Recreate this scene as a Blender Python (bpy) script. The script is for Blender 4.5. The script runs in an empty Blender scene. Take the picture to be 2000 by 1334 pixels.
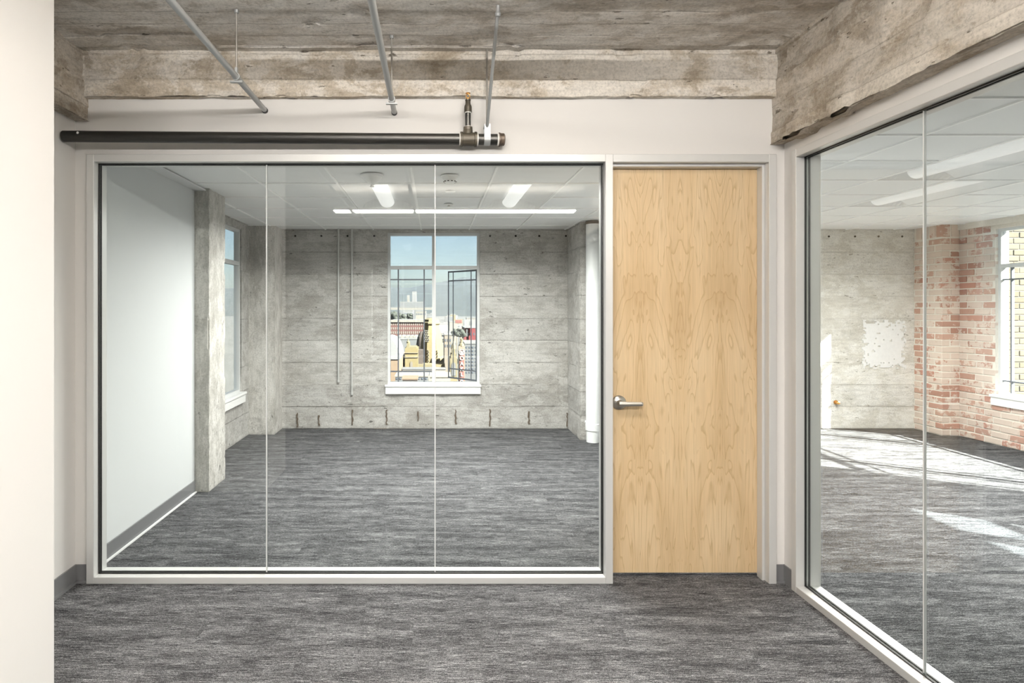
import bpy, bmesh, math, random
from mathutils import Vector, noise, Matrix
random.seed(11)
SC = bpy.context.scene
COL = SC.collection
# ---------------------------------------------------------------- camera
FPX = 1166.0
H = 1.54
cam_d = bpy.data.cameras.new('camera'); cam = bpy.data.objects.new('camera', cam_d); COL.objects.link(cam)
cam.location = (0, 0, H); cam.rotation_euler = (math.radians(90), 0, 0)
cam_d.sensor_width = 36; cam_d.lens = FPX / 2000 * 36
cam_d.shift_x = (1000 - 848) / 2000; cam_d.shift_y = -(667 - 600) / 2000
cam_d.clip_start = .05; cam_d.clip_end = 20000
SC.camera = cam
# ---------------------------------------------------------------- sky, sun, exposure
SUN = Vector((-.823, .568, -.708)).normalized()      # the way the light travels
W = bpy.data.worlds.new('sky'); SC.world = W; W.use_nodes = True
wn = W.node_tree.nodes; wl = W.node_tree.links
sky = wn.new('ShaderNodeTexSky'); sky.sky_type = 'NISHITA'; sky.sun_disc = False
sky.sun_elevation = math.radians(35.3); sky.sun_rotation = math.atan2(-SUN.x, -SUN.y)
sky.air_density = 1.0; sky.dust_density = 1.4; sky.ozone_density = 1.2
bg = wn['Background']; wl.new(sky.outputs[0], bg.inputs[0]); bg.inputs[1].default_value = .08
sun_d = bpy.data.lights.new('sun', 'SUN'); sun_o = bpy.data.objects.new('sun', sun_d); COL.objects.link(sun_o)
sun_d.energy = 35.0; sun_d.angle = math.radians(.53); sun_d.color = (1, .95, .87)
sun_o.rotation_euler = (-SUN).to_track_quat('Z', 'Y').to_euler(); sun_o.location = (40, -30, 40)
SC.view_settings.view_transform = 'Standard'; SC.view_settings.look = 'None'
SC.view_settings.gamma = 1; SC.view_settings.use_curve_mapping = False
SC.view_settings.exposure = 0.8
LAMP_BACK = 66; LAMP_RIGHT = 75; LAMP_NEAR = 100      # watts of the ceiling lamps in each room
try:
    cy = SC.cycles
    cy.adaptive_threshold = .04; cy.max_bounces = 9; cy.diffuse_bounces = 5; cy.glossy_bounces = 4; cy.transparent_max_bounces = 24
    cy.sample_clamp_indirect = 4; cy.use_denoising = True; cy.caustics_reflective = False; cy.caustics_refractive = False
except Exception:
    pass

# ---------------------------------------------------------------- mesh helpers
class MB:
    def __init__(s): s.v = []; s.f = []
    def add(s, vs, fs):
        n = len(s.v); s.v += [tuple(p) for p in vs]; s.f += [tuple(i + n for i in f) for f in fs]; return s
    def box(s, x0, x1, y0, y1, z0, z1):
        return s.add([(x0,y0,z0),(x1,y0,z0),(x1,y1,z0),(x0,y1,z0),(x0,y0,z1),(x1,y0,z1),(x1,y1,z1),(x0,y1,z1)],
                     [(0,3,2,1),(4,5,6,7),(0,1,5,4),(1,2,6,5),(2,3,7,6),(3,0,4,7)])
    def rings(s, rings, close=True, caps=True):
        n = len(rings[0]); vs = [p for r in rings for p in r]; fs = []
        for a in range(len(rings) - 1):
            for i in range(n if close else n - 1):
                j = (i + 1) % n
                fs.append((a*n+i, a*n+j, (a+1)*n+j, (a+1)*n+i))
        if caps and close:
            fs.append(tuple(range(n))[::-1]); fs.append(tuple((len(rings)-1)*n + i for i in range(n)))
        return s.add(vs, fs)
    def lathe(s, base, axis, prof, seg=20, phase=0.0):
        """prof: (distance along axis, radius)"""
        base = Vector(base); ax = Vector(axis).normalized()
        e1 = ax.orthogonal().normalized(); e2 = ax.cross(e1)
        R = []
        for d, r in prof:
            R.append([base + ax*d + (e1*math.cos(phase + 2*math.pi*i/seg) + e2*math.sin(phase + 2*math.pi*i/seg))*r for i in range(seg)])
        return s.rings(R)
    def cyl(s, p0, p1, r, seg=16, r2=None):
        p0 = Vector(p0); p1 = Vector(p1)
        return s.lathe(p0, p1 - p0, [(0, r), ((p1-p0).length, r if r2 is None else r2)], seg)
    def tube(s, pts, r, seg=10):
        R = []; pts = [Vector(p) for p in pts]; prev = None
        for i, p in enumerate(pts):
            t = (pts[min(i+1, len(pts)-1)] - pts[max(i-1, 0)]).normalized()
            e1 = t.orthogonal().normalized() if prev is None else (prev - t*prev.dot(t)).normalized()
            prev = e1; e2 = t.cross(e1)
            R.append([p + (e1*math.cos(2*math.pi*k/seg) + e2*math.sin(2*math.pi*k/seg))*r for k in range(seg)])
        return s.rings(R)
    def prism(s, poly, fn, a, b):
        """poly 2D points, fn(p, q, t) -> 3D"""
        return s.rings([[fn(p, q, a) for p, q in poly], [fn(p, q, b) for p, q in poly]])
    def map(s, T): s.v = [tuple(T(*p)) for p in s.v]; return s

def ring_of(base, ax, prof, seg):
    e1 = ax.orthogonal().normalized(); e2 = ax.cross(e1)
    return [[base + ax*d + (e1*math.cos(2*math.pi*i/seg) + e2*math.sin(2*math.pi*i/seg))*r for i in range(seg)] for d, r in prof]
def wloc(o):
    p = Vector((0, 0, 0))
    while o is not None: p += o.location; o = o.parent
    return p
def mesh_from(mb, mat, bevel=0, smooth=None, name='m', recalc=True):
    me = bpy.data.meshes.new(name); me.from_pydata(mb.v, [], mb.f)
    if recalc or bevel:
        bm = bmesh.new(); bm.from_mesh(me)
        if recalc: bmesh.ops.recalc_face_normals(bm, faces=bm.faces)
        if bevel: bmesh.ops.bevel(bm, geom=list(bm.edges), offset=bevel, segments=1, affect='EDGES', clamp_overlap=True)
        bm.to_mesh(me); bm.free()
    if mat: me.materials.append(mat)
    if smooth is not None:
        me.shade_smooth()
        try: me.set_sharp_from_angle(angle=math.radians(smooth))
        except Exception: pass
    me.update()
    return me
def obj(name, mb, mat, parent=None, bevel=0, smooth=None, recalc=True, **props):
    xs = [p[0] for p in mb.v]; ys = [p[1] for p in mb.v]; zs = [p[2] for p in mb.v]
    c = Vector(((min(xs)+max(xs))/2, (min(ys)+max(ys))/2, min(zs)))
    m2 = MB(); m2.v = [(p[0]-c.x, p[1]-c.y, p[2]-c.z) for p in mb.v]; m2.f = mb.f
    o = bpy.data.objects.new(name, mesh_from(m2, mat, bevel, smooth, name, recalc)); COL.objects.link(o)
    o.location = c - (wloc(parent) if parent else Vector((0, 0, 0)))
    if parent: o.parent = parent
    for k, v in props.items(): o[k] = v
    return o
def inst(name, me, loc, parent, scale=None, rotz=None, **props):
    o = bpy.data.objects.new(name, me); COL.objects.link(o)
    o.parent = parent; o.location = Vector(loc) - (wloc(parent) if parent else Vector((0, 0, 0)))
    if scale: o.scale = scale
    if rotz: o.rotation_euler.z = rotz
    for k, v in props.items(): o[k] = v
    return o
def empty(name, loc, label=None, cat=None, group=None, kind=None):
    o = bpy.data.objects.new(name, None); COL.objects.link(o); o.location = loc; o.empty_display_size = .1
    return tag(o, label, cat, group, kind)
def tag(o, label=None, cat=None, group=None, kind=None):
    if label: o['label'] = label
    if cat: o['category'] = cat
    if group: o['group'] = group
    if kind: o['kind'] = kind
    return o
def box(*a): return MB().box(*a)

# ---------------------------------------------------------------- material helpers
class NT:
    def __init__(s, name):
        s.m = bpy.data.materials.new(name); s.m.use_nodes = True
        s.t = s.m.node_tree; s.b = s.t.nodes['Principled BSDF']; s.out = s.t.nodes['Material Output']
    def n(s, typ, ins=None, **attr):
        nd = s.t.nodes.new(typ)
        for k, v in attr.items(): setattr(nd, k, v)
        for k, v in (ins or {}).items():
            if hasattr(v, 'is_linked') or hasattr(v, 'links'): s.t.links.new(v, nd.inputs[k])
            else: nd.inputs[k].default_value = v
        return nd
    def math(s, op, a, b=None, c=None):
        d = {0: a}
        if b is not None: d[1] = b
        if c is not None: d[2] = c
        return s.n('ShaderNodeMath', d, operation=op).outputs[0]
    def pos(s): return s.n('ShaderNodeNewGeometry').outputs['Position']
    def scaled(s, v, sc): return s.n('ShaderNodeVectorMath', {0: v, 1: sc}, operation='MULTIPLY').outputs[0]
    def noise(s, vec, scale, detail=4, rough=.55, dist=0):
        return s.n('ShaderNodeTexNoise', {'Vector': vec, 'Scale': scale, 'Detail': detail, 'Roughness': rough, 'Distortion': dist}).outputs[0]
    def ramp(s, fac, stops):
        r = s.n('ShaderNodeValToRGB', {0: fac}); e = r.color_ramp.elements
        while len(e) < len(stops): e.new(.5)
        for el, (p, c) in zip(e, stops):
            el.position = p; el.color = (c, c, c, 1) if not hasattr(c, '__len__') else (*c, 1)
        return r.outputs[0]
    def mix(s, f, a, b, blend='MIX'):
        nd = s.n('ShaderNodeMix', data_type='RGBA', blend_type=blend)
        for i, v in ((0, f), (6, a), (7, b)):
            if hasattr(v, 'links'): s.t.links.new(v, nd.inputs[i])
            else: nd.inputs[i].default_value = v if i == 0 else ((*v, 1) if len(v) == 3 else v)
        return nd.outputs[2]
    def col(s, c):
        if hasattr(c, 'links'): s.t.links.new(c, s.b.inputs['Base Color'])
        else: s.b.inputs['Base Color'].default_value = (*c, 1)
    def set(s, **k):
        for a, v in k.items():
            a = a.replace('_', ' ')
            if hasattr(v, 'links'): s.t.links.new(v, s.b.inputs[a])
            else: s.b.inputs[a].default_value = v
    def bump(s, h, strength=.3, dist=.01):
        b = s.n('ShaderNodeBump', {'Height': h, 'Strength': strength, 'Distance': dist})
        s.t.links.new(b.outputs[0], s.b.inputs['Normal'])
def flat(name, c, rough=.6, metal=0, bump=0, bscale=200, spec=.5, var=0):
    k = NT(name); k.set(Roughness=rough, Metallic=metal, Specular_IOR_Level=spec)
    if var or bump:
        n = k.noise(k.pos(), bscale, 3)
        if var: k.col(k.mix(n, tuple(x*(1-var) for x in c), tuple(min(1, x*(1+var)) for x in c)))
        else: k.col(c)
        if bump: k.bump(n, bump, .002)
    else: k.col(c)
    return k.m
def concrete(name, dark, mid, light, axis, along, stain=.5, board=.14, white=0.0, joints=.5):
    k = NT(name); p = k.pos()
    sx = k.n('ShaderNodeSeparateXYZ', {0: p}).outputs
    ps = k.scaled(p, tuple(.62 if i == along else 1.0 for i in range(3)))
    n1 = k.noise(ps, 2.6, 11, .7, .2)
    n2 = k.noise(k.n('ShaderNodeVectorMath', {0: ps, 1: (7.3, 2.1, 4.4)}, operation='ADD').outputs[0], 6.5, 12, .74, .3)
    n3 = k.noise(p, 70, 6, .75)
    n4 = k.noise(k.scaled(p, tuple(5 if i == along else 30 for i in range(3))), 1.0, 7, .72)
    c = k.ramp(n1, [(.38, tuple(.45*a+.55*b for a, b in zip(dark, mid))), (.5, mid), (.6, light)])
    c = k.mix(k.math('MULTIPLY', k.ramp(n2, [(.50, 0.0), (.545, 1.0)]), .75), c, light)
    c = k.mix(k.math('MULTIPLY', k.ramp(n2, [(.40, 1.0), (.455, 0.0)]), stain), c, tuple(.7*a+.3*b for a, b in zip(dark, mid)))
    c = k.mix(.6, c, k.mix(1.0, c, k.ramp(n4, [(.32, .66), (.55, 1.02), (.7, 1.08)]), 'MULTIPLY'))
    b = k.math('ADD', k.math('DIVIDE', sx[axis], board), k.math('MULTIPLY', k.math('SUBTRACT', n1, .5), .12))
    wn_ = k.n('ShaderNodeTexWhiteNoise', {'W': k.math('FLOOR', b)}, noise_dimensions='1D').outputs[0]
    c = k.mix(1.0, c, k.ramp(wn_, [(0, .88), (1, 1.0)]), 'MULTIPLY')
    fr = k.math('ABSOLUTE', k.math('SUBTRACT', k.math('FRACT', k.math('ADD', b, .5)), .5))
    near = k.ramp(fr, [(0, 1.0), (.16, 0.0)])
    joint = k.math('MULTIPLY', k.math('LESS_THAN', fr, k.math('MULTIPLY', k.math('SUBTRACT', n4, .34), .12)), k.ramp(n1, [(.44, 0.0), (.54, 1.0)]))
    c = k.mix(k.math('MULTIPLY', joint, joints), c, tuple(x*.42 for x in dark))
    fl = k.math('ADD', k.noise(k.scaled(p, tuple(8 if i == along else 21 for i in range(3))), 1.3, 5, .62), k.math('MULTIPLY', near, .035))
    pit = k.ramp(fl, [(.665, 0.0), (.70, 1.0)])
    c = k.mix(k.math('MULTIPLY', pit, .8), c, tuple(x*.34 for x in dark))
    c = k.mix(1.0, c, k.ramp(n3, [(.34, .70), (.5, .96), (.66, 1.08)]), 'MULTIPLY')
    if white: c = k.mix(k.math('MULTIPLY', k.ramp(k.noise(ps, 1.6, 9, .7), [(.44, 0.0), (.6, 1.0)]), white), c, (.80, .78, .73))
    k.col(c); k.set(Roughness=.9, Specular_IOR_Level=.2)
    h = k.math('ADD', k.math('MULTIPLY', n2, .9), k.math('ADD', k.math('MULTIPLY', n3, .35), k.math('MULTIPLY', n4, .4)))
    h = k.math('SUBTRACT', h, k.math('ADD', k.math('MULTIPLY', joint, .4), k.math('MULTIPLY', pit, .8)))
    k.bump(h, .6, .014)
    return k.m

M = {}
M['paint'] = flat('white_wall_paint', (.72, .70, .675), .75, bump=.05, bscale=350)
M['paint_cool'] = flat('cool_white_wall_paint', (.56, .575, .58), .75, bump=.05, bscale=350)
M['conc_ceiling'] = concrete('board_marked_ceiling_concrete', (.33,.28,.215), (.68,.63,.565), (.82,.785,.735), 1, 0, .6, .125)
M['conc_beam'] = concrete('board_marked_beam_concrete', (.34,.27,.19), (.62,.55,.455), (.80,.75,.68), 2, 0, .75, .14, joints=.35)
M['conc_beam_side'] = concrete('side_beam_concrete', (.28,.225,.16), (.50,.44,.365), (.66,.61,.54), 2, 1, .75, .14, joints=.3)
M['conc_wall'] = concrete('grey_wall_concrete', (.32,.30,.27), (.485,.468,.44), (.58,.565,.54), 2, 0, .4, .28, joints=.45)
M['conc_col'] = concrete('grey_column_concrete', (.34,.32,.285), (.52,.50,.465), (.64,.62,.585), 2, 2, .5, 7.0, joints=.0)
M['conc_pale'] = concrete('pale_wall_concrete', (.48,.45,.39), (.70,.68,.62), (.82,.805,.765), 2, 0, .35, .28, .4, joints=.35)
M['alu'] = flat('silver_frame_paint', (.66, .655, .64), .38, .25)
M['gasket'] = flat('black_gasket', (.006, .006, .006), .5)
M['base'] = flat('grey_rubber_base', (.16, .16, .165), .5)
M['edge'] = flat('pale_trim', (.72, .72, .72), .5)
M['tile'] = flat('ceiling_tile_white', (.86, .865, .86), .9, bump=.12, bscale=420, spec=.1)
M['tbar'] = flat('grid_bar_white', (.96, .96, .95), .45)
M['white'] = flat('white_enamel', (.82, .82, .81), .4)
M['pipe_white'] = flat('painted_white_pipe', (.82, .83, .83), .45)
M['galv'] = flat('galvanised_steel', (.46, .47, .47), .5, .7)
M['rod'] = flat('zinc_rod', (.36, .34, .31), .5, .6)
M['blackpipe'] = flat('black_steel_pipe', (.010, .0095, .008), .42)
M['iron'] = flat('dark_cast_iron', (.045, .038, .026), .5, .2, bump=.3, bscale=300)
M['brass'] = flat('brass', (.62, .33, .10), .3, .9)
M['tape'] = flat('white_thread_tape', (.85, .83, .78), .7)
M['nickel'] = flat('satin_nickel', (.55, .52, .47), .3, .95)
M['wframe'] = flat('window_frame_grey_white', (.62, .63, .63), .5)
M['steel_sash'] = flat('blue_grey_steel_sash', (.12, .13, .15), .5)
M['silver_pipe'] = flat('grey_conduit_paint', (.50, .50, .48), .5, .2)
M['dark'] = flat('dark_hole', (.02, .018, .015), .9)
M['rust'] = flat('brown_form_stain', (.13, .10, .075), .9, var=.4, bscale=40)
M['mortar'] = flat('pale_lime_mortar', (.74, .70, .63), .95, bump=.6, bscale=60, var=.15)
M['plaster'] = flat('white_skim_plaster', (.76, .76, .755), .9, bump=.5, bscale=30, var=.08)

def glass_mat(name, f0=.05, tint=(.965, .985, .975)):
    k = NT(name); t = k.t; t.nodes.remove(k.b)
    tr = k.n('ShaderNodeBsdfTransparent', {0: (*tint, 1)}); gl = k.n('ShaderNodeBsdfGlossy', {0: (1, 1, 1, 1), 'Roughness': 0.0})
    lw = k.n('ShaderNodeLayerWeight', {'Blend': .5}).outputs['Facing']
    fr = k.math('MULTIPLY_ADD', k.math('POWER', lw, 5.0), 1 - f0, f0)
    mx = k.n('ShaderNodeMixShader', {0: fr, 1: tr.outputs[0], 2: gl.outputs[0]})
    t.links.new(mx.outputs[0], k.out.inputs[0]); return k.m
M['glass'] = glass_mat('partition_glass', .042)
M['winglass'] = glass_mat('window_glass', .045, (.95, .97, .98))
def emit(name, c, s):
    k = NT(name); k.col((.9, .9, .9)); k.set(Emission_Color=(*c, 1), Emission_Strength=s, Roughness=.5); return k.m
M['lens'] = emit('lit_lamp_lens', (1, .985, .96), .3)
M['lens_dim'] = emit('lit_lamp_lens_soft', (1, .985, .95), .1)
M['pendant'] = emit('lit_pendant_lens', (1, .97, .93), 9.0)

def carpet_mat():
    k = NT('grey_streaked_carpet'); p = k.pos()
    r = k.n('ShaderNodeObjectInfo').outputs['Random']
    off = k.n('ShaderNodeCombineXYZ', {0: k.math('MULTIPLY', r, 37.0), 1: k.math('MULTIPLY', r, 11.0), 2: 0.0}).outputs[0]
    q = k.n('ShaderNodeVectorMath', {0: p, 1: off}, operation='ADD').outputs[0]
    a = k.noise(k.scaled(q, (13, 250, 1)), 1.0, 3, .6)
    b = k.noise(k.scaled(q, (75, 340, 1)), 1.0, 2, .6)
    d = k.noise(k.scaled(q, (2.2, 13, 1)), 1.0, 3, .6)
    e = k.noise(k.scaled(q, (260, 300, 1)), 1.0, 1, .5)
    s = k.math('ADD', k.math('MULTIPLY', a, .40), k.math('ADD', k.math('MULTIPLY', b, .30), k.math('ADD', k.math('MULTIPLY', d, .2), k.math('MULTIPLY', e, .28))))
    c = k.ramp(s, [(.505, (.010,.010,.011)), (.57, (.044,.044,.047)), (.635, (.135,.135,.139)), (.71, (.36,.36,.365))])
    k.col(c); k.set(Roughness=.95, Specular_IOR_Level=.1); k.bump(e, .5, .004)
    return k.m
M['carpet'] = carpet_mat()
def wood_mat():
    k = NT('maple_book_matched_veneer'); p = k.pos(); s = k.n('ShaderNodeSeparateXYZ', {0: p}).outputs
    LW = .2285
    xr = k.math('SUBTRACT', s[0], 1.409)
    lx = k.math('PINGPONG', xr, LW)
    leaf = k.math('FLOOR', k.math('DIVIDE', xr, LW))
    v = k.n('ShaderNodeCombineXYZ', {0: k.math('MULTIPLY', lx, 7.0), 1: 0.0, 2: k.math('MULTIPLY', s[2], 1.25)}).outputs[0]
    n = k.noise(v, 1.0, 3.2, .55, .55)
    fine = k.noise(k.n('ShaderNodeCombineXYZ', {0: k.math('MULTIPLY', lx, 40.0), 1: 0.0, 2: k.math('MULTIPLY', s[2], 6.0)}).outputs[0], 1.0, 4, .6)
    ph = k.math('FRACT', k.math('MULTIPLY', k.math('ADD', n, k.math('MULTIPLY', fine, .03)), 13.0))
    line = k.ramp(ph, [(0, .0), (.72, .15), (.93, 1.0), (1.0, .0)])
    big = k.noise(v, .8, 2, .5)
    c = k.ramp(big, [(.3, (.58,.41,.225)), (.5, (.70,.52,.31)), (.7, (.76,.59,.375))])
    c = k.mix(k.math('MULTIPLY', line, .5), c, (.40, .25, .11))
    grain = k.noise(k.scaled(p, (190, 1, 5)), 1.0, 4, .6)
    c = k.mix(.55, c, k.mix(1.0, c, k.ramp(grain, [(.3, .8), (.7, 1.08)]), 'MULTIPLY'))
    tone = k.n('ShaderNodeTexWhiteNoise', {'W': leaf}, noise_dimensions='1D').outputs[0]
    c = k.mix(1.0, c, k.ramp(tone, [(0, .94), (1, 1.0)]), 'MULTIPLY')
    k.col(c); k.set(Roughness=.42, Specular_IOR_Level=.35); k.bump(grain, .05, .001)
    return k.m
M['wood'] = wood_mat()
def brick_mat(name, red, tan, wash, wash_amt):
    k = NT(name); p = k.pos(); r = k.n('ShaderNodeObjectInfo').outputs['Random']
    c = k.ramp(r, [(0, red), (.5, tan), (1, tuple(x*.8 for x in red))])
    n = k.noise(p, 16, 7, .7); n2 = k.noise(p, 3.0, 4, .6)
    f = k.math('ADD', k.math('ADD', n, k.math('MULTIPLY', n2, .7)), k.math('MULTIPLY', k.math('FRACT', k.math('MULTIPLY', r, 7.3)), .32))
    f = k.ramp(f, [(wash_amt, 0.15), (wash_amt + .36, .74)])
    c = k.mix(f, c, wash); k.col(c); k.set(Roughness=.95, Specular_IOR_Level=.15); k.bump(k.noise(p, 90, 5, .7), .6, .004)
    return k.m
M['brick'] = brick_mat('whitewashed_red_brick', (.42,.165,.115), (.50,.29,.22), (.73,.66,.585), .95)
M['brick_tan'] = brick_mat('buff_facade_brick', (.135,.115,.08), (.155,.13,.095), (.18,.165,.135), 1.15)

# ---------------------------------------------------------------- board-marked concrete sheets
def sheet(O, U, V, lu, lv, axis, board=.14, res=.035, amp=.004, holes=(), step=.003, edge_fade=.0, seed=0, rough_edges=()):
    """displaced grid; joints of the form boards fall on multiples of `board` of the world axis"""
    O = Vector(O); U = Vector(U); V = Vector(V); N = U.cross(V)
    def lines(L, extra):
        n = max(1, int(L / res)); s = sorted(set([round(L*i/n, 4) for i in range(n + 1)] + [round(e, 4) for e in extra if 0 <= e <= L]))
        out = [s[0]]
        for x in s[1:]:
            if x - out[-1] > .0018 or x in extra: out.append(x)
        return out
    ev = []; eu = []
    for h in holes: eu += [h[0], h[1]]; ev += [h[2], h[3]]
    ex = []
    if abs(V[axis]) > .5:
        a0 = O[axis]; sgn = V[axis]
        k0 = math.floor(min(a0, a0 + sgn*lv) / board); k1 = math.ceil(max(a0, a0 + sgn*lv) / board)
        for kk in range(k0, k1 + 1):
            j = (kk*board - a0) * sgn
            ex += [j - .004, j + .004]
    us = lines(lu, eu); vs = lines(lv, ev + ex)
    mb = MB(); idx = {}
    hv = [round(e, 4) for e in ev]; hu = [round(e, 4) for e in eu]
    for j, v in enumerate(vs):
        for i, u in enumerate(us):
            P = O + U*u + V*v
            c = P[axis] / board; bi = math.floor(c + 1e-4); fr = abs(c - round(c)) * board
            hsh = math.sin(bi*12.9898 + seed*3.1 + math.floor(u/1.7)*4.1) * 43758.5453; hsh -= math.floor(hsh)
            d = (hsh - .5) * 2 * step
            d += amp * (noise.noise(P*7.0 + Vector((seed, 0, 0))) * .6 + noise.noise(P*23.0) * .4)
            if fr < .003: d -= .0016
            q = noise.noise(P*4.0 + Vector((9, seed, 3)))
            if q > .38: d -= amp * 1.5
            if edge_fade:
                e = min(u, lu-u, v, lv-v); d *= min(1, e/edge_fade)
            for (eu_, ed, am) in rough_edges:    # ragged arrises
                dist = {'v0': v, 'v1': lv - v, 'u0': u, 'u1': lu - u}[eu_]
                if dist < ed: P = P + (V if eu_[0] == 'v' else U) * (noise.noise(P*9)*.5 + noise.noise(P*30)*.5) * am * (1 - dist/ed)
            idx[(i, j)] = len(mb.v); mb.v.append(tuple(P + N*d))
    for j in range(len(vs) - 1):
        for i in range(len(us) - 1):
            cu = (us[i]+us[i+1])/2; cv = (vs[j]+vs[j+1])/2
            if any(h[0] < cu < h[1] and h[2] < cv < h[3] for h in holes): continue
            mb.f.append((idx[(i,j)], idx[(i+1,j)], idx[(i+1,j+1)], idx[(i,j+1)]))
    return mb
def join(a, b): a.add(b.v, b.f); return a

# ================================================================ THE SETTING
ZC = 2.96            # concrete soffit over the near room
ZT = 2.52            # tiled ceilings
YW = 3.345           # front partition wall face
YB = 7.57            # rear concrete wall
XL = -2.01; XR = 1.962
struct = 'structure'
# floor
floor = empty('floor', (0, 0, 0), 'grey streaked carpet floor of all the rooms', kind=struct)
obj('subfloor', box(-4.7, 6.5, -5.0, 7.6, -.25, -.006), M['carpet'], floor)
pl = mesh_from(MB().box(-.4997, .4997, -.1247, .1247, -.006, 0), M['carpet'], name='carpet_plank')
for r in range(25):
    y = 1.35 + .25*r
    for c in range(9):
        x = -2.6 + (c + (.5 if r % 2 else 0) + .25*(r % 3 == 1)) * 1.0
        if x - .5 > 6.3 or y > 7.55: continue
        if y < 2.0 and (x > 3.6 or x < -2): continue
        inst('carpet_plank', pl, (x, y, 0), floor)
# near room shell
CE = sheet((-4.6, 4.2-.85, ZC), (1, 0, 0), (0, -1, 0), 6.6, 1.2, 1, .125, .03, .008, step=.006)
join(CE, MB().add([(-4.6,2.16,ZC),(2.0,2.16,ZC),(2.0,-5,ZC),(-4.6,-5,ZC)], [(0,1,2,3)]))
join(CE, box(-4.7, 6.6, -5.0, 7.9, ZC+.05, ZC+.4))
obj('ceiling', CE, M['conc_ceiling'], smooth=40, recalc=False, kind=struct, label='board-marked raw concrete ceiling over the near room')
# front beam
FB = sheet((-2.05, 3.30, 2.706), (1, 0, 0), (0, 0, 1), 4.0, .27, 2, .14, .02, .009, step=.005, rough_edges=[('v0', .05, .012)])
join(FB, sheet((-2.05, 3.40, 2.706), (1, 0, 0), (0, -1, 0), 4.0, .10, 1, .5, .02, .006))
join(FB, box(-2.05, 1.95, 3.315, 3.5, 2.722, 3.0))
obj('concrete_beam', FB, M['conc_beam'], smooth=40, recalc=False, kind=struct, label='rough concrete beam across the room above the white front wall')
# left beam (over the left wall)
LB = sheet((-1.94, 3.42, 2.58), (0, -1, 0), (0, 0, 1), 1.4, .39, 2, .14, .02, .010, step=.006, rough_edges=[('v0', .06, .018), ('u0', .05, .012)])
join(LB, sheet((-1.93, 3.42, 2.58), (-1, 0, 0), (0, -1, 0), .2, 1.4, 1, .5, .03, .008))
join(LB, box(-2.2, -1.955, 2.0, 3.42, 2.60, 3.0))
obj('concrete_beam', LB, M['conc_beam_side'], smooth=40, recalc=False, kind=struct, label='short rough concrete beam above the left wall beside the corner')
# right beam (over the right glazing)
RB = sheet((1.89, -5.0, 2.452), (0, 1, 0), (0, 0, 1), 8.36, .52, 2, .14, .03, .010, step=.006, rough_edges=[('v0', .06, .022)])
# its face must look towards -X
RB.f = [f[::-1] for f in RB.f]
join(RB, sheet((1.88, -5.0, 2.452), (1, 0, 0), (0, 1, 0), .16, 8.36, 1, .6, .03, .012))
join(RB, box(1.91, 2.25, -5.0, 3.36, 2.462, 3.0))
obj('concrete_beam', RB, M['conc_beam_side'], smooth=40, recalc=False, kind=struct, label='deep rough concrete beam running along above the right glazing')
# front wall around the glazing and the door
GX0, GX1 = -1.894, .953          # glass opening
DX0, DX1 = .995, 1.863           # door opening
ZO = 2.392; ZI = 2.35
wf = MB().box(XL-.1, -1.938, YW, 3.45, 0, 2.75).box(-1.938, 1.902, YW, 3.45, ZO-.002, 2.75).box(1.902, 2.08, YW, 3.45, 0, 2.75)
wf.box(-2.3, 2.08, 3.40, 3.45, 2.70, 3.0)
obj('wall_front', wf, M['paint'], kind=struct, label='white drywall with the glazed opening and the maple door')
# left wall of the near room and the near block
obj('wall_left', box(-2.15, XL, 2.0, YW, 0, 2.66), M['paint'], kind=struct, label='narrow strip of white wall at the left corner')
obj('wall_near', box(-2.7, -1.322, 1.45, 2.08, 0, 3.0), M['paint'], bevel=.004, kind=struct, label='white wall end close to the camera on the far left')
obj('baseboard_near', MB().box(-2.7, -1.312, 1.44, 2.09, 0, .1), M['base'], kind=struct, label='grey rubber base around the near white wall end')
bl = MB().box(XL, XL+.008, 2.09, YW, 0, .1).box(XL, XL+.02, 2.09, YW, 0, .012).box(XL, -1.94, YW-.008, YW, 0, .1).box(XL, -1.94, YW-.02, YW, 0, .012)
obj('baseboard_left', bl, M['base'], kind=struct, label='grey rubber base in the left corner of the near room')
br = MB().box(1.905, XR, YW-.008, YW, 0, .1).box(1.905, XR, YW-.018, YW, 0, .012).box(XR-.008, XR, 3.256, YW, 0, .1)
obj('baseboard_right', br, M['base'], kind=struct, label='short grey rubber base between door frame and right glazing')
# wall above and beside the right glazing
YG0, YG1 = 3.215, -2.897
wr = MB().box(XR, 2.08, 3.254, YW+.1, 0, 2.5).box(XR, 2.08, -2.94, 3.254, ZO-.002, 2.5).box(XR, 2.08, -5.0, -2.938, 0, 2.5)
obj('wall_right', wr, M['paint'], kind=struct, label='white drywall strips around the right glazing')
# room behind the camera
wb = MB().box(-4.7, -1.25, -5.1, -4.9, 0, 3.0).box(1.20, 2.08, -5.1, -4.9, 0, 3.0).box(-1.25, 1.20, -5.1, -4.9, 0, .55).box(-1.25, 1.20, -5.1, -4.9, 2.44, 3.0)
obj('wall_rear', wb, M['paint'], kind=struct, label='white wall with a wide window behind the camera')
obj('wall_side', MB().box(-4.8, -4.6, -5.1, 1.6, 0, 3.0).box(-4.8, -2.6, 1.45, 1.6, 0, 3.0), M['paint'], kind=struct, label='white side wall behind the camera')

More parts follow.
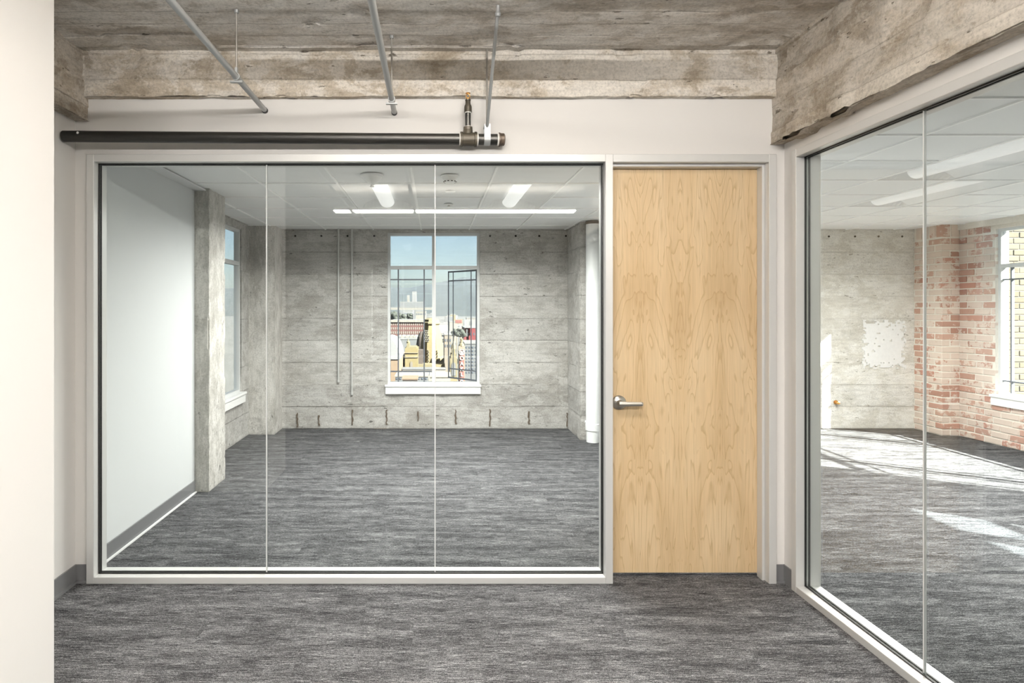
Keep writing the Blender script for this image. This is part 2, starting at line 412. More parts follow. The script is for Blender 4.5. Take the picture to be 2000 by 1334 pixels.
# ---- back office
WBX0, WBX1, WBZ0, WBZ1 = -.592, .580, .555, 2.485
BW = sheet((-2.3, YB, 0), (1, 0, 0), (0, 0, 1), 4.4, 2.75, 2, .28, .03, .006, holes=[(WBX0+2.3, WBX1+2.3, WBZ0, WBZ1)], step=.004)
for a in ((-2.5, WBX0, 0, 2.75), (WBX1, 2.1, 0, 2.75), (WBX0, WBX1, 0, WBZ0), (WBX0, WBX1, WBZ1, 2.75)):
    BW.box(a[0], a[1], YB+.008, YB+.22, a[2], a[3])
wall_back = obj('wall_back', BW, M['conc_wall'], smooth=40, recalc=False, kind=struct, label='board-marked grey concrete wall with the double window')
hole = mesh_from(MB().lathe((0, 0, 0), (0, -1, 0), [(0, .013), (.004, .013), (.004, .009), (.0, .008)], 10), M['dark'], smooth=30, name='tie_hole')
for px in (577, 628, 679, 731, 957, 1007, 1053, 1105):
    inst('tie_hole', hole, ((px-848)/154.0, YB-.006, H+(600-461)/154.0), wall_back)
for px, z0, z1 in ((581, .02, .20), (623, .04, .17), (688, .05, .24), (755, .05, .24), (817, .10, .22), (890, .06, .24), (957, .03, .25), (1033, .06, .22), (1108, .03, .2)):
    s = MB(); n = 7; x = (px-848)/154.0
    pts = [(x + random.uniform(-.006, .006), z0 + (z1-z0)*i/n, random.uniform(.005, .012)) for i in range(n+1)]
    s.rings([[(a-w, YB-.009, z), (a+w, YB-.009, z), (a+w, YB+.003, z), (a-w, YB+.003, z)] for a, z, w in pts])
    obj('form_slot', s, M['rust'], wall_back)
# left side of the office
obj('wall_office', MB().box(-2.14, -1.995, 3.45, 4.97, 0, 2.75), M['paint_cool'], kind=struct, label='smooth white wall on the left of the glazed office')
obj('baseboard_office', MB().box(-1.995, -1.985, 3.45, 4.965, 0, .1), M['base'], kind=struct, label='grey rubber base along the white office wall')
obj('trim_1', MB().box(-1.99, -1.972, 3.45, 4.965, 0, .01), M['edge'], kind=struct, label='pale toe strip under the office base')
C1 = sheet((-2.1, 4.97, 0), (1, 0, 0), (0, 0, 1), .225, 2.7, 2, 7.0, .025, .007, step=.003, rough_edges=[('u1', .03, .006)])
join(C1, sheet((-1.875, 4.97, 0), (0, 1, 0), (0, 0, 1), .39, 2.7, 2, 7.0, .025, .007, step=.003))
C1.box(-2.3, -1.885, 4.98, 5.36, 0, 2.7)
obj('concrete_column', C1, M['conc_col'], smooth=40, recalc=False, kind=struct, label='rough concrete column at the end of the white office wall')
LWY0, LWY1 = 5.62, 6.93
LWm = sheet((-2.24, 5.3, 0), (0, 1, 0), (0, 0, 1), 2.3, 2.7, 2, .28, .03, .006, holes=[(LWY0-5.3, LWY1-5.3, .555, 2.44)], step=.004)
for a in ((5.3, LWY0, 0, 2.7), (LWY1, 7.6, 0, 2.7), (LWY0, LWY1, 0, .555), (LWY0, LWY1, 2.44, 2.7)):
    LWm.box(-2.318, -2.249, a[0], a[1], a[2], a[3])
obj('wall_west', LWm, M['conc_wall'], smooth=40, recalc=False, kind=struct, label='concrete wall with the tall side window behind the column')
C2 = sheet((-2.3, 7.21, 0), (1, 0, 0), (0, 0, 1), .375, 2.7, 2, 7.0, .025, .006, step=.003, rough_edges=[('u1', .03, .006)])
join(C2, sheet((-1.925, 7.21, 0), (0, 1, 0), (0, 0, 1), .4, 2.7, 2, 7.0, .025, .006, step=.003))
C2.box(-2.3, -1.935, 7.22, 7.6, 0, 2.7)
obj('concrete_column', C2, M['conc_col'], smooth=40, recalc=False, kind=struct, label='concrete corner column beside the left end of the rear wall')
C3 = sheet((1.69, 7.6, 0), (0, -1, 0), (0, 0, 1), .68, 2.7, 2, 7.0, .025, .006, step=.003)
join(C3, sheet((1.69, 6.92, 0), (1, 0, 0), (0, 0, 1), .35, 2.7, 2, 7.0, .025, .006, step=.003))
C3.box(1.70, 2.02, 6.93, 7.6, 0, 2.7)
obj('concrete_column', C3, M['conc_wall'], smooth=40, recalc=False, kind=struct, label='concrete corner column behind the white vertical pipe')
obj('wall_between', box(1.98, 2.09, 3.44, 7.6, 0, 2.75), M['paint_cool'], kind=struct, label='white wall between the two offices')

# ---- right office
RWX = 6.3
PB = sheet((2.05, YB, 0), (1, 0, 0), (0, 0, 1), 4.3, 2.75, 2, .28, .035, .005, step=.003)
PB.box(2.05, 6.6, YB+.008, YB+.22, 0, 2.75)
wall_pale = obj('wall_far_right', PB, M['conc_pale'], smooth=40, recalc=False, kind=struct, label='pale whitewashed concrete wall seen through the right glazing')
for px in (1618, 1669, 1715, 1761):
    inst('tie_hole', hole, ((px-848)/154.0, YB-.006, H+(600-462)/154.0), wall_pale)
pp = MB(); nx, nz = 34, 38; x0, x1, z0, z1 = 5.42, 5.98, .76, 1.38
keep = {}
for i in range(nx):
    for j in range(nz):
        P = Vector((i*.35, j*.35, 0)); e = min(i, nx-1-i, j, nz-1-j)
        keep[i, j] = noise.noise(P) + .55*noise.noise(P*2.3) + min(e, 5)*.16 > .22
for i in range(nx):
    for j in range(nz):
        if keep[i, j]:
            pp.box(x0+(x1-x0)*i/nx, x0+(x1-x0)*(i+1)/nx, YB-.0105, YB+.002, z0+(z1-z0)*j/nz, z0+(z1-z0)*(j+1)/nz)
obj('plaster_patch', pp, M['plaster'], wall_pale, label='ragged patch of white skim plaster')
# brick wall on the right, with windows
W1 = (3.95, 6.70); W2 = (-.1, 2.74); W3 = (-4.3, -1.5); WZ0, WZ1 = .555, 2.42
seg = []
cuts = [-5.1, W3[0], W3[1], W2[0], W2[1], W1[0], W1[1], 7.6]
mb = MB()
for a, b in zip(cuts[::2], cuts[1::2]): mb.box(RWX-.001, RWX+.15, a, b, 0, 2.75)
for w in (W1, W2, W3): mb.box(RWX-.001, RWX+.15, w[0], w[1], 0, WZ0); mb.box(RWX-.001, RWX+.15, w[0], w[1], WZ1, 2.75)
mb.box(6.087, RWX+.1, 7.157, 7.6, 0, 2.75)
mb.box(RWX-.03, RWX+.03, -5.1, 7.3, 2.46, 2.75)
wall_brick = obj('wall_brick', mb, M['mortar'], kind=struct, label='whitewashed brick wall with big windows and a projecting pier')
def brick_mesh(dx, dy, dz, seed):
    rs = random.Random(seed); m = MB().box(-dx/2, dx/2, -dy/2, dy/2, -dz/2, dz/2)
    m.v = [(x+rs.uniform(-.002, .002), y+rs.uniform(-.003, .003), z+rs.uniform(-.003, .003)) for x, y, z in m.v]
    return mesh_from(m, M['brick'], bevel=.005, name='brick')
bm_long = [brick_mesh(.10, .2, .063, s) for s in range(3)]
bm_front = [brick_mesh(.2, .10, .063, s) for s in range(3, 6)]
RH = .0765
nrow = int(2.3 / RH) + 1
rb = random.Random(5)
for r in range(nrow):
    z = .036 + r*RH
    odd = r % 2
    pop = lambda: rb.uniform(-.004, .006)
    # pier
    if odd:
        inst('brick', bm_front[r % 3], (6.19 + .0, 7.15+.05+pop(), z), wall_brick, (1.08, 1, 1))
        inst('brick', bm_long[r % 3], (6.08+.05+pop(), 7.365, z), wall_brick)
        inst('brick', bm_long[(r+1) % 3], (6.08+.05+pop(), 7.52, z), wall_brick, (1, .45, 1))
    else:
        inst('brick', bm_long[r % 3], (6.08+.05+pop(), 7.25, z), wall_brick)
        inst('brick', bm_front[r % 3], (6.243, 7.15+.05+pop(), z), wall_brick, (.52, 1, 1))
        inst('brick', bm_long[(r+1) % 3], (6.08+.05+pop(), 7.46, z), wall_brick, (1, .98, 1))
    # wall: clip each course at the window
    y = 7.15 - (.0 if odd else .105)
    if not odd: inst('brick', bm_long[2], (RWX+.05+pop()-.01, 7.15-.047, z), wall_brick, (1, .47, 1))
    lim = 4.2 if z < WZ0 - .03 or z > WZ1 else W1[1] + .0
    while y > lim + .02:
        L = .2*rb.uniform(.93, 1.06); y0 = max(y - L, lim)
        if y - y0 > .03: inst('brick', bm_long[rb.randrange(3)], (RWX+.05+pop()-.01, (y+y0)/2, z), wall_brick, (1, (y-y0)/.2, 1))
        y = y0 - .012
zs = nrow*RH + .012
for i in range(4):    # soldier course at the top
    y = 7.19 + .1*i
    inst('brick', bm_long[i % 3], (6.13, y, zs+.098), wall_brick, (1, .42, 3.0))
for i in range(2): inst('brick', bm_front[i % 3], (6.135+.11*i, 7.20, zs+.098), wall_brick, (.48, 1, 3.0))
for i in range(4): inst('brick', bm_long[i % 3], (RWX+.04, 7.1-.1*i, zs+.06), wall_brick, (1, .43, 1.7))
obj('wall_far_end', MB().box(2.0, 6.5, -5.1, -4.9, 0, 2.75), M['paint'], kind=struct, label='white end wall of the right office behind the camera')

# ---------------------------------------------------------------- glazed partitions
def glazing(name, T, u0, u1, joints, label, frame_only_right=None):
    """local: u along, d depth from the room side, z up"""
    root = empty(name, T(u0, 0, 0), label, kind=struct)
    w = .042
    def part(nm, b, mat, **k): return obj(nm, MB().box(*b).map(T), mat, root, **k)
    part('frame_jamb', (u0-w, u0, 0, .135, 0, ZO), M['alu'], bevel=.002)
    part('frame_jamb', (u1, u1+w, 0, .135, 0, ZO), M['alu'], bevel=.002)
    part('frame_head', (u0, u1, 0, .135, ZI, ZO), M['alu'], bevel=.002)
    part('frame_sill', (u0, u1, 0, .135, 0, .037), M['alu'], bevel=.002)
    z0 = .037
    for d0, d1 in ((.046, .054), (.066, .074)):
        part('gasket', (u0, u0+.006, d0, d1, z0, ZI), M['gasket']); part('gasket', (u1-.006, u1, d0, d1, z0, ZI), M['gasket'])
        part('gasket', (u0, u1, d0, d1, z0, z0+.006), M['gasket']); part('gasket', (u0, u1, d0, d1, ZI-.006, ZI), M['gasket'])
    ed = [u0] + list(joints) + [u1]
    for a, b in zip(ed[:-1], ed[1:]):
        part('glass_pane', (a+.0025, b-.0025, .055, .065, z0, ZI), M['glass'])
    for j in joints:
        part('joint_seal', (j-.0025, j+.0025, .0545, .0655, z0, ZI), M['edge'])
    return root
glazing('window_1', lambda u, d, z: Vector((u, 3.32 + d, z)), GX0, GX1, [-.948, .005], 'three-pane glass wall with silver frame in front of the office')
gj = [2.444 - .764*i for i in range(7)]
glazing('window_2', lambda u, d, z: Vector((1.948 + d, 3.215 - u, z)), 0, 3.215 - YG1, [3.215 - y for y in gj], 'tall silver-framed glass wall running along the right side')

# ---------------------------------------------------------------- maple door
door = empty('door_1', (1.43, 3.43, 0), 'flush maple door with book-matched veneer and lever handle', kind=struct)
obj('door_leaf', box(.992, 1.866, 3.42, 3.465, .018, 2.342), M['wood'], door, bevel=.002)
obj('frame_jamb', MB().box(1.863, 1.905, 3.32, 3.455, 0, ZO), M['alu'], door, bevel=.002)
obj('frame_head', MB().box(.995, 1.863, 3.32, 3.455, ZI-.002, ZO), M['alu'], door, bevel=.002)
obj('door_stop', MB().box(1.847, 1.863, 3.362, 3.418, 0, 2.348), M['alu'], door, bevel=.002)
obj('door_stop', MB().box(.995, 1.847, 3.362, 3.418, 2.332, 2.348), M['alu'], door, bevel=.002)
hz = .994; hx = 1.058; hy = 3.42
hd = obj('door_handle', MB().lathe((hx, hy, hz), (0, -1, 0), [(0, .041), (.006, .041), (.012, .036), (.017, .018), (.045, .0135), (.05, .014)], 28), M['nickel'], door, smooth=35, label='round satin nickel rose of the lever handle')
lv = MB(); prof = [(-.016, .013), (0, .0145), (.03, .0125), (.07, .0115), (.105, .011), (.113, .0105)]
lv.rings([[(hx+u, hy-.062, hz-w_), (hx+u, hy-.046, hz-w_), (hx+u, hy-.044, hz), (hx+u, hy-.046, hz+w_), (hx+u, hy-.062, hz+w_), (hx+u, hy-.066, hz)] for u, w_ in prof])
lv.rings([[(hx+.113, hy-.066+.004, hz-.0105), (hx+.113, hy-.012-.02, hz-.0105), (hx+.113, hy-.032, hz+.0105), (hx+.113, hy-.062, hz+.0105)],
          [(hx+.119, hy-.066+.006, hz-.009), (hx+.119, hy-.034, hz-.009), (hx+.119, hy-.034, hz+.009), (hx+.119, hy-.06, hz+.009)]])
obj('lever', lv, M['nickel'], hd, smooth=30)

# ---------------------------------------------------------------- windows
def window(name, T, u0, u1, z0, z1, edges, transom, label, open_bay=None, muntins=True, sill=True, sill_out=.05, mat='wframe', ang=46.6, bar=.016):
    """local: u along the wall, d outward, z up. edges: bay borders inside u0..u1"""
    root = empty(name, T((u0+u1)/2, 0, z0), label, kind=struct)
    F = .034; D0, D1 = .03, .09
    def part(nm, b, m_, **k): return obj(nm, MB().box(*b).map(T), M[m_], root, **k)
    part('frame_jamb', (u0, u0+F, D0, D1, z0, z1), mat); part('frame_jamb', (u1-F, u1, D0, D1, z0, z1), mat)
    part('frame_head', (u0+F, u1-F, D0, D1, z1-F, z1), mat); part('frame_sill', (u0+F, u1-F, D0, D1, z0, z0+F), mat)
    part('transom', (u0+F, u1-F, D0, D1, transom-.022, transom+.022), mat)
    for e in edges: part('mullion', (e-.024, e+.024, D0-.006, D1, z0+F, z1-F), mat)
    bd = [u0+F-.024] + list(edges) + [u1-F+.024]
    for k, (a, b) in enumerate(zip(bd[:-1], bd[1:])):
        a += .024; b -= .024
        part('pane', (a, b, .058, .062, transom+.022, z1-F), 'winglass')
        lo, hi = z0+F, transom-.022
        mu = min(.10, (b-a)*.2); mv = .13
        vs = (a+mu, b-mu); hs = (lo+mv, hi-mv)
        if k != open_bay:
            part('pane', (a, b, .058, .062, lo, hi), 'winglass')
            if muntins:
                for x in vs: part('muntin', (x-bar/2, x+bar/2, .045, .075, lo, hi), 'steel_sash')
                for z in hs: part('muntin', (a, b, .047, .073, z-bar/2, z+bar/2), 'steel_sash')
        else:
            A = math.radians(ang); ca, sa = math.cos(A), math.sin(A)
            def R(u, d, z): return T(b + (u-b)*ca - (d-.075)*sa*-1*0 - (0 if True else 0), .075 - (u-b)*sa + (d-.06)*ca*1, z)
            sash = obj('casement_sash', MB().box(a, a+.02, .045, .075, lo, hi).box(b-.02, b, .045, .075, lo, hi).box(a+.02, b-.02, .045, .075, lo, lo+.02).box(a+.02, b-.02, .045, .075, hi-.02, hi).map(R), M['steel_sash'], root, label='open steel casement sash swung outward')
            obj('pane', MB().box(a+.02, b-.02, .058, .062, lo+.02, hi-.02).map(R), M['winglass'], sash)
            for x in vs: obj('muntin', MB().box(x-bar/2, x+bar/2, .048, .072, lo+.02, hi-.02).map(R), M['steel_sash'], sash)
            for z in hs: obj('muntin', MB().box(a+.02, b-.02, .05, .07, z-bar/2, z+bar/2).map(R), M['steel_sash'], sash)
    if sill:
        part('sill_board', (u0-.03, u1+.012, -sill_out, D0, z0-.02, z0+.006), 'white', bevel=.003)
        part('sill_apron', (u0-.024, u1+.006, -sill_out*.7, -.002, z0-.112, z0-.02), 'white', bevel=.002)
    return root
window('window_3', lambda u, d, z: Vector((u, YB + d, z)), WBX0, WBX1, WBZ0, WBZ1, [-.004], 2.044, 'double window in the rear concrete wall with one casement open onto the city', open_bay=1)
window('window_4', lambda u, d, z: Vector((-2.225 - d, u, z)), LWY0, LWY1, .555, 2.44, [6.28], 2.044, 'tall bright window in the left concrete wall beside the column', muntins=False)
window('window_5', lambda u, d, z: Vector((RWX + d, -u, z)), -W1[1], -W1[0], WZ0, WZ1, [-6.08, -4.43], 2.0, 'far window in the brick wall of the right office')
window('window_6', lambda u, d, z: Vector((RWX + d, -u, z)), -W2[1], -W2[0], WZ0, WZ1, [-2.1, -.55], 2.0, 'near window in the brick wall of the right office', open_bay=0)
window('window_7', lambda u, d, z: Vector((RWX + d, -u, z)), -W3[1], -W3[0], WZ0, WZ1, [-3.6, -2.2], 2.0, 'last window of the brick wall behind the camera')
window('window_8', lambda u, d, z: Vector((-u, -4.9 - d, z)), -1.20, 1.25, .55, 2.44, [-.6, .0, .62], 2.0, 'wide window in the wall behind the camera')

# ---------------------------------------------------------------- tiled ceilings
TM = .6065
tile_me = mesh_from(MB().box(-TM/2+.004, TM/2-.004, -TM/2+.004, TM/2-.004, 0, .014), M['tile'], name='ceiling_tile', bevel=.002)
def tiled(name, x0, x1, y0, y1, gx, gy, skip, label):
    root = empty(name, ((x0+x1)/2, (y0+y1)/2, ZT), label, kind=struct)
    obj('ceiling_deck', box(x0, x1, y0, y1, ZT+.16, ZT+.2), M['tile'], root)
    kx0 = math.floor((x0-gx)/TM); kx1 = math.ceil((x1-gx)/TM); ky0 = math.floor((y0-gy)/TM); ky1 = math.ceil((y1-gy)/TM)
    for i in range(kx0, kx1):
        for j in range(ky0, ky1):
            if (i, j) in skip: continue
            a0 = max(gx+i*TM, x0); a1 = min(gx+(i+1)*TM, x1); b0 = max(gy+j*TM, y0); b1 = min(gy+(j+1)*TM, y1)
            if a1-a0 < .02 or b1-b0 < .02: continue
            inst('ceiling_tile', tile_me, ((a0+a1)/2, (b0+b1)/2, ZT+.009), root, ((a1-a0)/TM, (b1-b0)/TM, 1))
    for i in range(kx0, kx1+1):
        x = gx+i*TM
        if x0 < x < x1: obj('grid_bar', box(x-.0075, x+.0075, y0, y1, ZT-.001, ZT+.02), M['tbar'], root)
    for j in range(ky0, ky1+1):
        y = gy+j*TM
        if y0 < y < y1:
            # cross bars stop at the open cells of the long lamps
            runs = [i for i in range(kx0, kx1) if not ((i, j) in skip and (i, j-1) in skip)]
            s = None
            for i in list(range(kx0, kx1)) + [None]:
                if i is not None and i in runs:
                    s = i if s is None else s; e = i
                elif s is not None:
                    a, b = max(gx+s*TM, x0), min(gx+(e+1)*TM, x1)
                    if b-a > .02: obj('grid_bar', box(a, b, y-.0065, y+.0065, ZT+.0, ZT+.019), M['tbar'], root)
                    s = None
    return root
GXA, GYA = -.163, 4.75
tiled('ceiling_office', -2.24, 1.98, 3.45, 7.57, GXA, GYA, {(-1, 0), (-1, 1), (1, 0), (1, 1)}, 'white tiled ceiling of the glazed office')
obj('trim_2', box(-2.0, -1.90, 3.45, 4.97, ZT-.012, ZT+.0), M['edge'], kind=struct, label='white ceiling border strip along the left office wall')
GXB, GYB = 3.402, 4.63
tiled('ceiling_right_office', 2.08, RWX+.02, -1.0, 7.57, GXB, GYB, {(0, -1), (0, -2), (1, 0), (1, 1)}, 'white tiled ceiling of the right office')
obj('ceiling_end', box(2.08, 6.45, -5.0, -1.0, ZT, ZT+.05), M['tile'], kind=struct, label='plain white end of the right office ceiling')

def troffer(x0, x1, y0, y1, lens, watts, label):
    root = empty('ceiling_light', ((x0+x1)/2, (y0+y1)/2, ZT), label, 'ceiling light', 'recessed ceiling lights with a rounded centre lens')
    xc = (x0+x1)/2; hw = (x1-x0)/2 - .012; y0 += .012; y1 -= .012; z = ZT + .004
    # side reflectors, curved shells
    for s in (-1, 1):
        pts = []
        for k in range(9):
            t = k/8; pts.append((xc + s*(hw + (.062-hw)*t), z + .085*math.sin(t*math.pi/2)**1.0))
        rr = [[(x, y0+.05, zz) for x, zz in pts] + [(x, y0+.05, zz+.006) for x, zz in pts[::-1]],
              [(x, y1-.05, zz) for x, zz in pts] + [(x, y1-.05, zz+.006) for x, zz in pts[::-1]]]
        obj('reflector', MB().rings(rr), M['white'], root, smooth=50)
    for ye, yi in ((y0, y0+.05), (y1, y1-.05)):     # sloping ends
        m = MB(); xs = [xc - hw + 2*hw*k/16 for k in range(17)]
        def zz(x):
            d = abs(x-xc); t = max(0, min(1, (hw-d)/(hw-.062))); return z + .085*math.sin(t*math.pi/2)
        m.add([(x, ye, z) for x in xs] + [(x, yi, zz(x)) for x in xs], [(i, i+1, 18+i, 17+i) for i in range(16)])
        obj('end_plate', m, M['white'], root, recalc=False)
    # centre lens
    ar = [(xc + .072*math.cos(a), z + .062 - .058*math.sin(a)) for a in [math.pi*k/14 for k in range(15)]]
    obj('lens', MB().rings([[(x, y0+.03, q) for x, q in ar], [(x, y1-.03, q) for x, q in ar]]), lens, root, smooth=50)
    fr = MB().box(x0+.008, x0+.018, y0, y1, ZT, z+.01).box(x1-.018, x1-.008, y0, y1, ZT, z+.01).box(x0+.008, x1-.008, y0-.004, y0+.004, ZT, z+.01).box(x0+.008, x1-.008, y1-.004, y1+.004, ZT, z+.01)
    obj('rim', fr, M['white'], root)
    obj('housing', box(x0+.01, x1-.01, y0, y1, ZT+.105, ZT+.13), M['white'], root)
    ld = bpy.data.lights.new('lamp_glow', 'AREA'); ld.shape = 'RECTANGLE'; ld.size = x1-x0-.05; ld.size_y = y1-y0; ld.spread = math.radians(162); ld.energy = watts; ld.color = (1, .98, .95)
    lo = bpy.data.objects.new('lamp_glow', ld); COL.objects.link(lo); lo.parent = root; lo.location = (0, 0, -.012)
    return root
troffer(GXA-TM, GXA, GYA, GYA+2*TM, M['lens'], LAMP_BACK, 'lit recessed ceiling light in the glazed office, left of the two')
troffer(GXA+TM, GXA+2*TM, GYA, GYA+2*TM, M['lens'], LAMP_BACK, 'lit recessed ceiling light in the glazed office, right of the two')
troffer(GXB, GXB+TM, GYB-2*TM, GYB, M['lens_dim'], LAMP_RIGHT, 'nearer recessed ceiling light behind the right glazing')
troffer(GXB+TM, GXB+2*TM, GYB, GYB+2*TM, M['lens_dim'], LAMP_RIGHT, 'farther recessed ceiling light behind the right glazing')

# ---------------------------------------------------------------- long pendants out of view, the front one added as fill light
def pendant(y, x0, x1, z, watts, up, side, label):
    root = empty('linear_pendant', ((x0+x1)/2, y, z), label, 'pendant light', 'long linear pendants behind the camera')
    obj('body', box(x0, x1, y-.035, y+.035, z+.01, z+.06), M['white'], root, bevel=.004)
    obj('lens', box(x0+.01, x1-.01, y-.03, y+.03, z-.006, z+.012), M['pendant'], root)
    for x in (x0+.4, x1-.4): obj('cable', MB().cyl((x, y, z+.06), (x, y, ZC+.03), .002, 6), M['galv'], root)
    ld = bpy.data.lights.new('lamp_glow', 'AREA'); ld.shape = 'RECTANGLE'; ld.size = x1-x0; ld.size_y = .3; ld.spread = math.radians(150); ld.energy = watts; ld.color = (1, .965, .92)
    lo = bpy.data.objects.new('lamp_glow', ld); COL.objects.link(lo); lo.parent = root; lo.location = (0, 0, -.02)
    ld2 = ld.copy(); ld2.energy = up; lo2 = bpy.data.objects.new('fill_uplight', ld2); COL.objects.link(lo2); lo2.parent = root; lo2.location = (0, 0, .08); lo2.rotation_euler = (math.pi, 0, 0)  # upward fill added to brighten the concrete ceiling
    if side:      # added forward fill that brightens the beam and front wall
        ld3 = ld.copy(); ld3.size_y = .016; ld3.spread = math.pi; ld3.energy = side; lo3 = bpy.data.objects.new('fill_side_glow', ld3); COL.objects.link(lo3); lo3.parent = root; lo3.location = (0, .04, .014); lo3.rotation_euler = (math.pi/2, 0, 0)
pendant(-.42, -1.2, 1.69, 2.68, LAMP_NEAR*.75, LAMP_NEAR*.2, LAMP_NEAR*.6, 'long white linear pendant just behind the camera')
pendant(1.8, -.5, .9, 2.76, LAMP_NEAR*.1, LAMP_NEAR*2.3, 0, 'added unseen fill pendant under the concrete ceiling nearest the glass wall')  # pendant added out of sight to light the ceiling and upper wall

# ---------------------------------------------------------------- sprinkler pipe
PA = Vector((-2.0, 3.222, 2.462)); PBv = Vector((.385, 3.278, 2.460))
def pp_at(px):      # point of the pipe axis by image column
    t0, t1 = 0.0, 1.0
    for _ in range(40):
        t = (t0+t1)/2; P = PA.lerp(PBv, t)
        if 848 + P.x/P.y*FPX < px: t0 = t
        else: t1 = t
    return PA.lerp(PBv, t)
sp = empty('sprinkler_pipe', (-.8, 3.25, 2.43), 'black steel sprinkler pipe running in front of the white wall above the glazing', 'pipe')
ax = (PBv-PA).normalized()
P0 = pp_at(116); P1 = pp_at(902)
obj('pipe_run', MB().cyl(P0, P1, .0302, 24), M['blackpipe'], sp, smooth=40)
mk = pp_at(158); obj('tag_dot', MB().lathe(mk + Vector((0, -.0301, .012)), (0, -1, 0), [(0, .007), (.0012, .006)], 10), M['white'], sp)
tee = obj('tee_fitting', MB().lathe(pp_at(899), ax, [(0, .041), (.012, .041), (.014, .037), (.076, .037), (.078, .041), (.09, .041)], 24)
          .lathe(pp_at(914) + Vector((0, 0, .02)), (0, 0, 1), [(0, .026), (.028, .026), (.034, .022), (.042, .022)], 20).lathe(pp_at(914) + Vector((0, 0, .05)), (0, 0, 1), [(0, .025), (.016, .025)], 20), M['iron'], sp, smooth=40)
T0 = pp_at(914)
obj('thread_tape', MB().lathe(pp_at(899) - ax*.006, ax, [(0, .032), (.006, .032)], 20), M['tape'], sp, smooth=40)
obj('thread_tape', MB().lathe(pp_at(899) + ax*.09, ax, [(0, .034), (.008, .034)], 20), M['tape'], sp, smooth=40)
obj('pipe_stub', MB().cyl(pp_at(930), pp_at(974), .0302, 24), M['blackpipe'], sp, smooth=40)
obj('thread_tape', MB().lathe(pp_at(971), ax, [(0, .033), (.009, .033)], 20), M['tape'], sp, smooth=40)
obj('end_cap', MB().lathe(pp_at(974), ax, [(0, .038), (.007, .038), (.009, .035), (.028, .034), (.033, .028)], 24), flat('bronze_iron', (.085, .062, .045), .45, .3), sp, smooth=40)
obj('thread_tape', MB().lathe(T0 + Vector((0, 0, .064)), (0, 0, 1), [(0, .0165), (.008, .0165)], 16), M['tape'], sp, smooth=40)
obj('riser_nipple', MB().cyl(T0 + Vector((0, 0, .06)), T0 + Vector((0, 0, .15)), .0155, 16), M['blackpipe'], sp, smooth=40)
obj('thread_tape', MB().lathe(T0 + Vector((0, 0, .143)), (0, 0, 1), [(0, .018), (.008, .019)], 16), M['tape'], sp, smooth=40)
obj('reducer', MB().lathe(T0 + Vector((0, 0, .148)), (0, 0, 1), [(0, .0215), (.03, .0205), (.038, .018), (.044, .0145), (.062, .0135), (.063, .0155), (.07, .0155)], 20), M['iron'], sp, smooth=40)
hd_ = obj('sprinkler_head', MB().lathe(T0 + Vector((0, 0, .216)), (0, 0, 1), [(0, .011), (.006, .011), (.008, .008), (.012, .008)], 12), M['brass'], sp, smooth=40, label='small brass upright sprinkler head')
zt = T0.z + .226
for s in (-1, 1): obj('frame_arm', MB().tube([(T0.x + s*.007, T0.y, zt), (T0.x + s*.011, T0.y, zt+.010), (T0.x + s*.007, T0.y, zt+.020), (T0.x, T0.y, zt+.026)], .0022, 6), M['brass'], hd_)
obj('deflector', MB().lathe((T0.x, T0.y, zt+.026), (0, 0, 1), [(0, .014), (.002, .014), (.003, .005)], 14), M['brass'], hd_)
hg = pp_at(951)
hang = empty('pipe_hanger', (hg.x, hg.y, 2.43), 'steel clamp with threaded rod and sway brace holding the pipe end', 'hanger')
obj('clamp_band', MB().rings(ring_of(hg - ax*.017, ax, [(0, .0306), (0, .0335), (.034, .0335), (.034, .0306), (0, .0306)], 24), caps=False).box(hg.x-.017, hg.x+.017, hg.y-.0375, hg.y-.0315, hg.z, hg.z+.075).box(hg.x-.017, hg.x+.017, hg.y+.0315, hg.y+.0375, hg.z, hg.z+.075).box(hg.x-.017, hg.x+.017, hg.y-.034, hg.y+.034, hg.z+.066, hg.z+.075), M['galv'], hang, smooth=30)
obj('threaded_rod', MB().cyl((hg.x, hg.y, hg.z+.06), (hg.x, hg.y, ZC+.02), .005, 8), M['rod'], hang, smooth=40)
obj('sway_brace', MB().cyl((hg.x-.002, hg.y-.03, hg.z+.06), (.300, 2.83, ZC-.035), .0085, 12), M['galv'], hang, smooth=40)
obj('brace_anchor', MB().lathe((.301, 2.822, ZC-.045), (0, -.2, 1), [(0, .012), (.012, .016), (.02, .01), (.055, .009)], 10), M['galv'], hang, smooth=40)
obj('nut', MB().lathe((hg.x, hg.y, hg.z+.075), (0, 0, 1), [(0, .011), (.01, .011)], 6), M['galv'], hang)

# ---------------------------------------------------------------- conduits
def conduit(x, z, y0, yr, label):
    root = empty('conduit', (x, yr, z), label, 'conduit', 'steel conduits under the concrete ceiling')
    obj('tube', MB().cyl((x, y0, z), (x, YW+.004, z), .0145, 18), M['galv'], root, smooth=40)
    obj('rod', MB().cyl((x, yr, z+.01), (x, yr, ZC+.02), .0045, 8), M['rod'], root, smooth=40)
    obj('strap_clamp', MB().lathe((x, yr-.012, z), (0, 1, 0), [(0, .019), (.024, .019)], 14).box(x-.03, x+.03, yr-.008, yr+.008, z-.027, z-.019).box(x-.006, x+.006, yr-.008, yr+.008, z+.012, z+.045), M['galv'], root, smooth=30)
    obj('coupling', MB().lathe((x, YW-.016, z-.001), (0, 1, 0), [(0, .0165), (.02, .0165)], 18), M['gasket'], root, smooth=40)
    obj('anchor', MB().lathe((x, yr, ZC-.012), (0, 0, 1), [(0, .011), (.03, .011)], 8), M['galv'], root)
conduit(-.947, 2.642, -1.0, 2.86, 'steel conduit under the concrete ceiling, the left one')
conduit(-.223, 2.630, -1.0, 3.13, 'steel conduit under the concrete ceiling, near the middle')

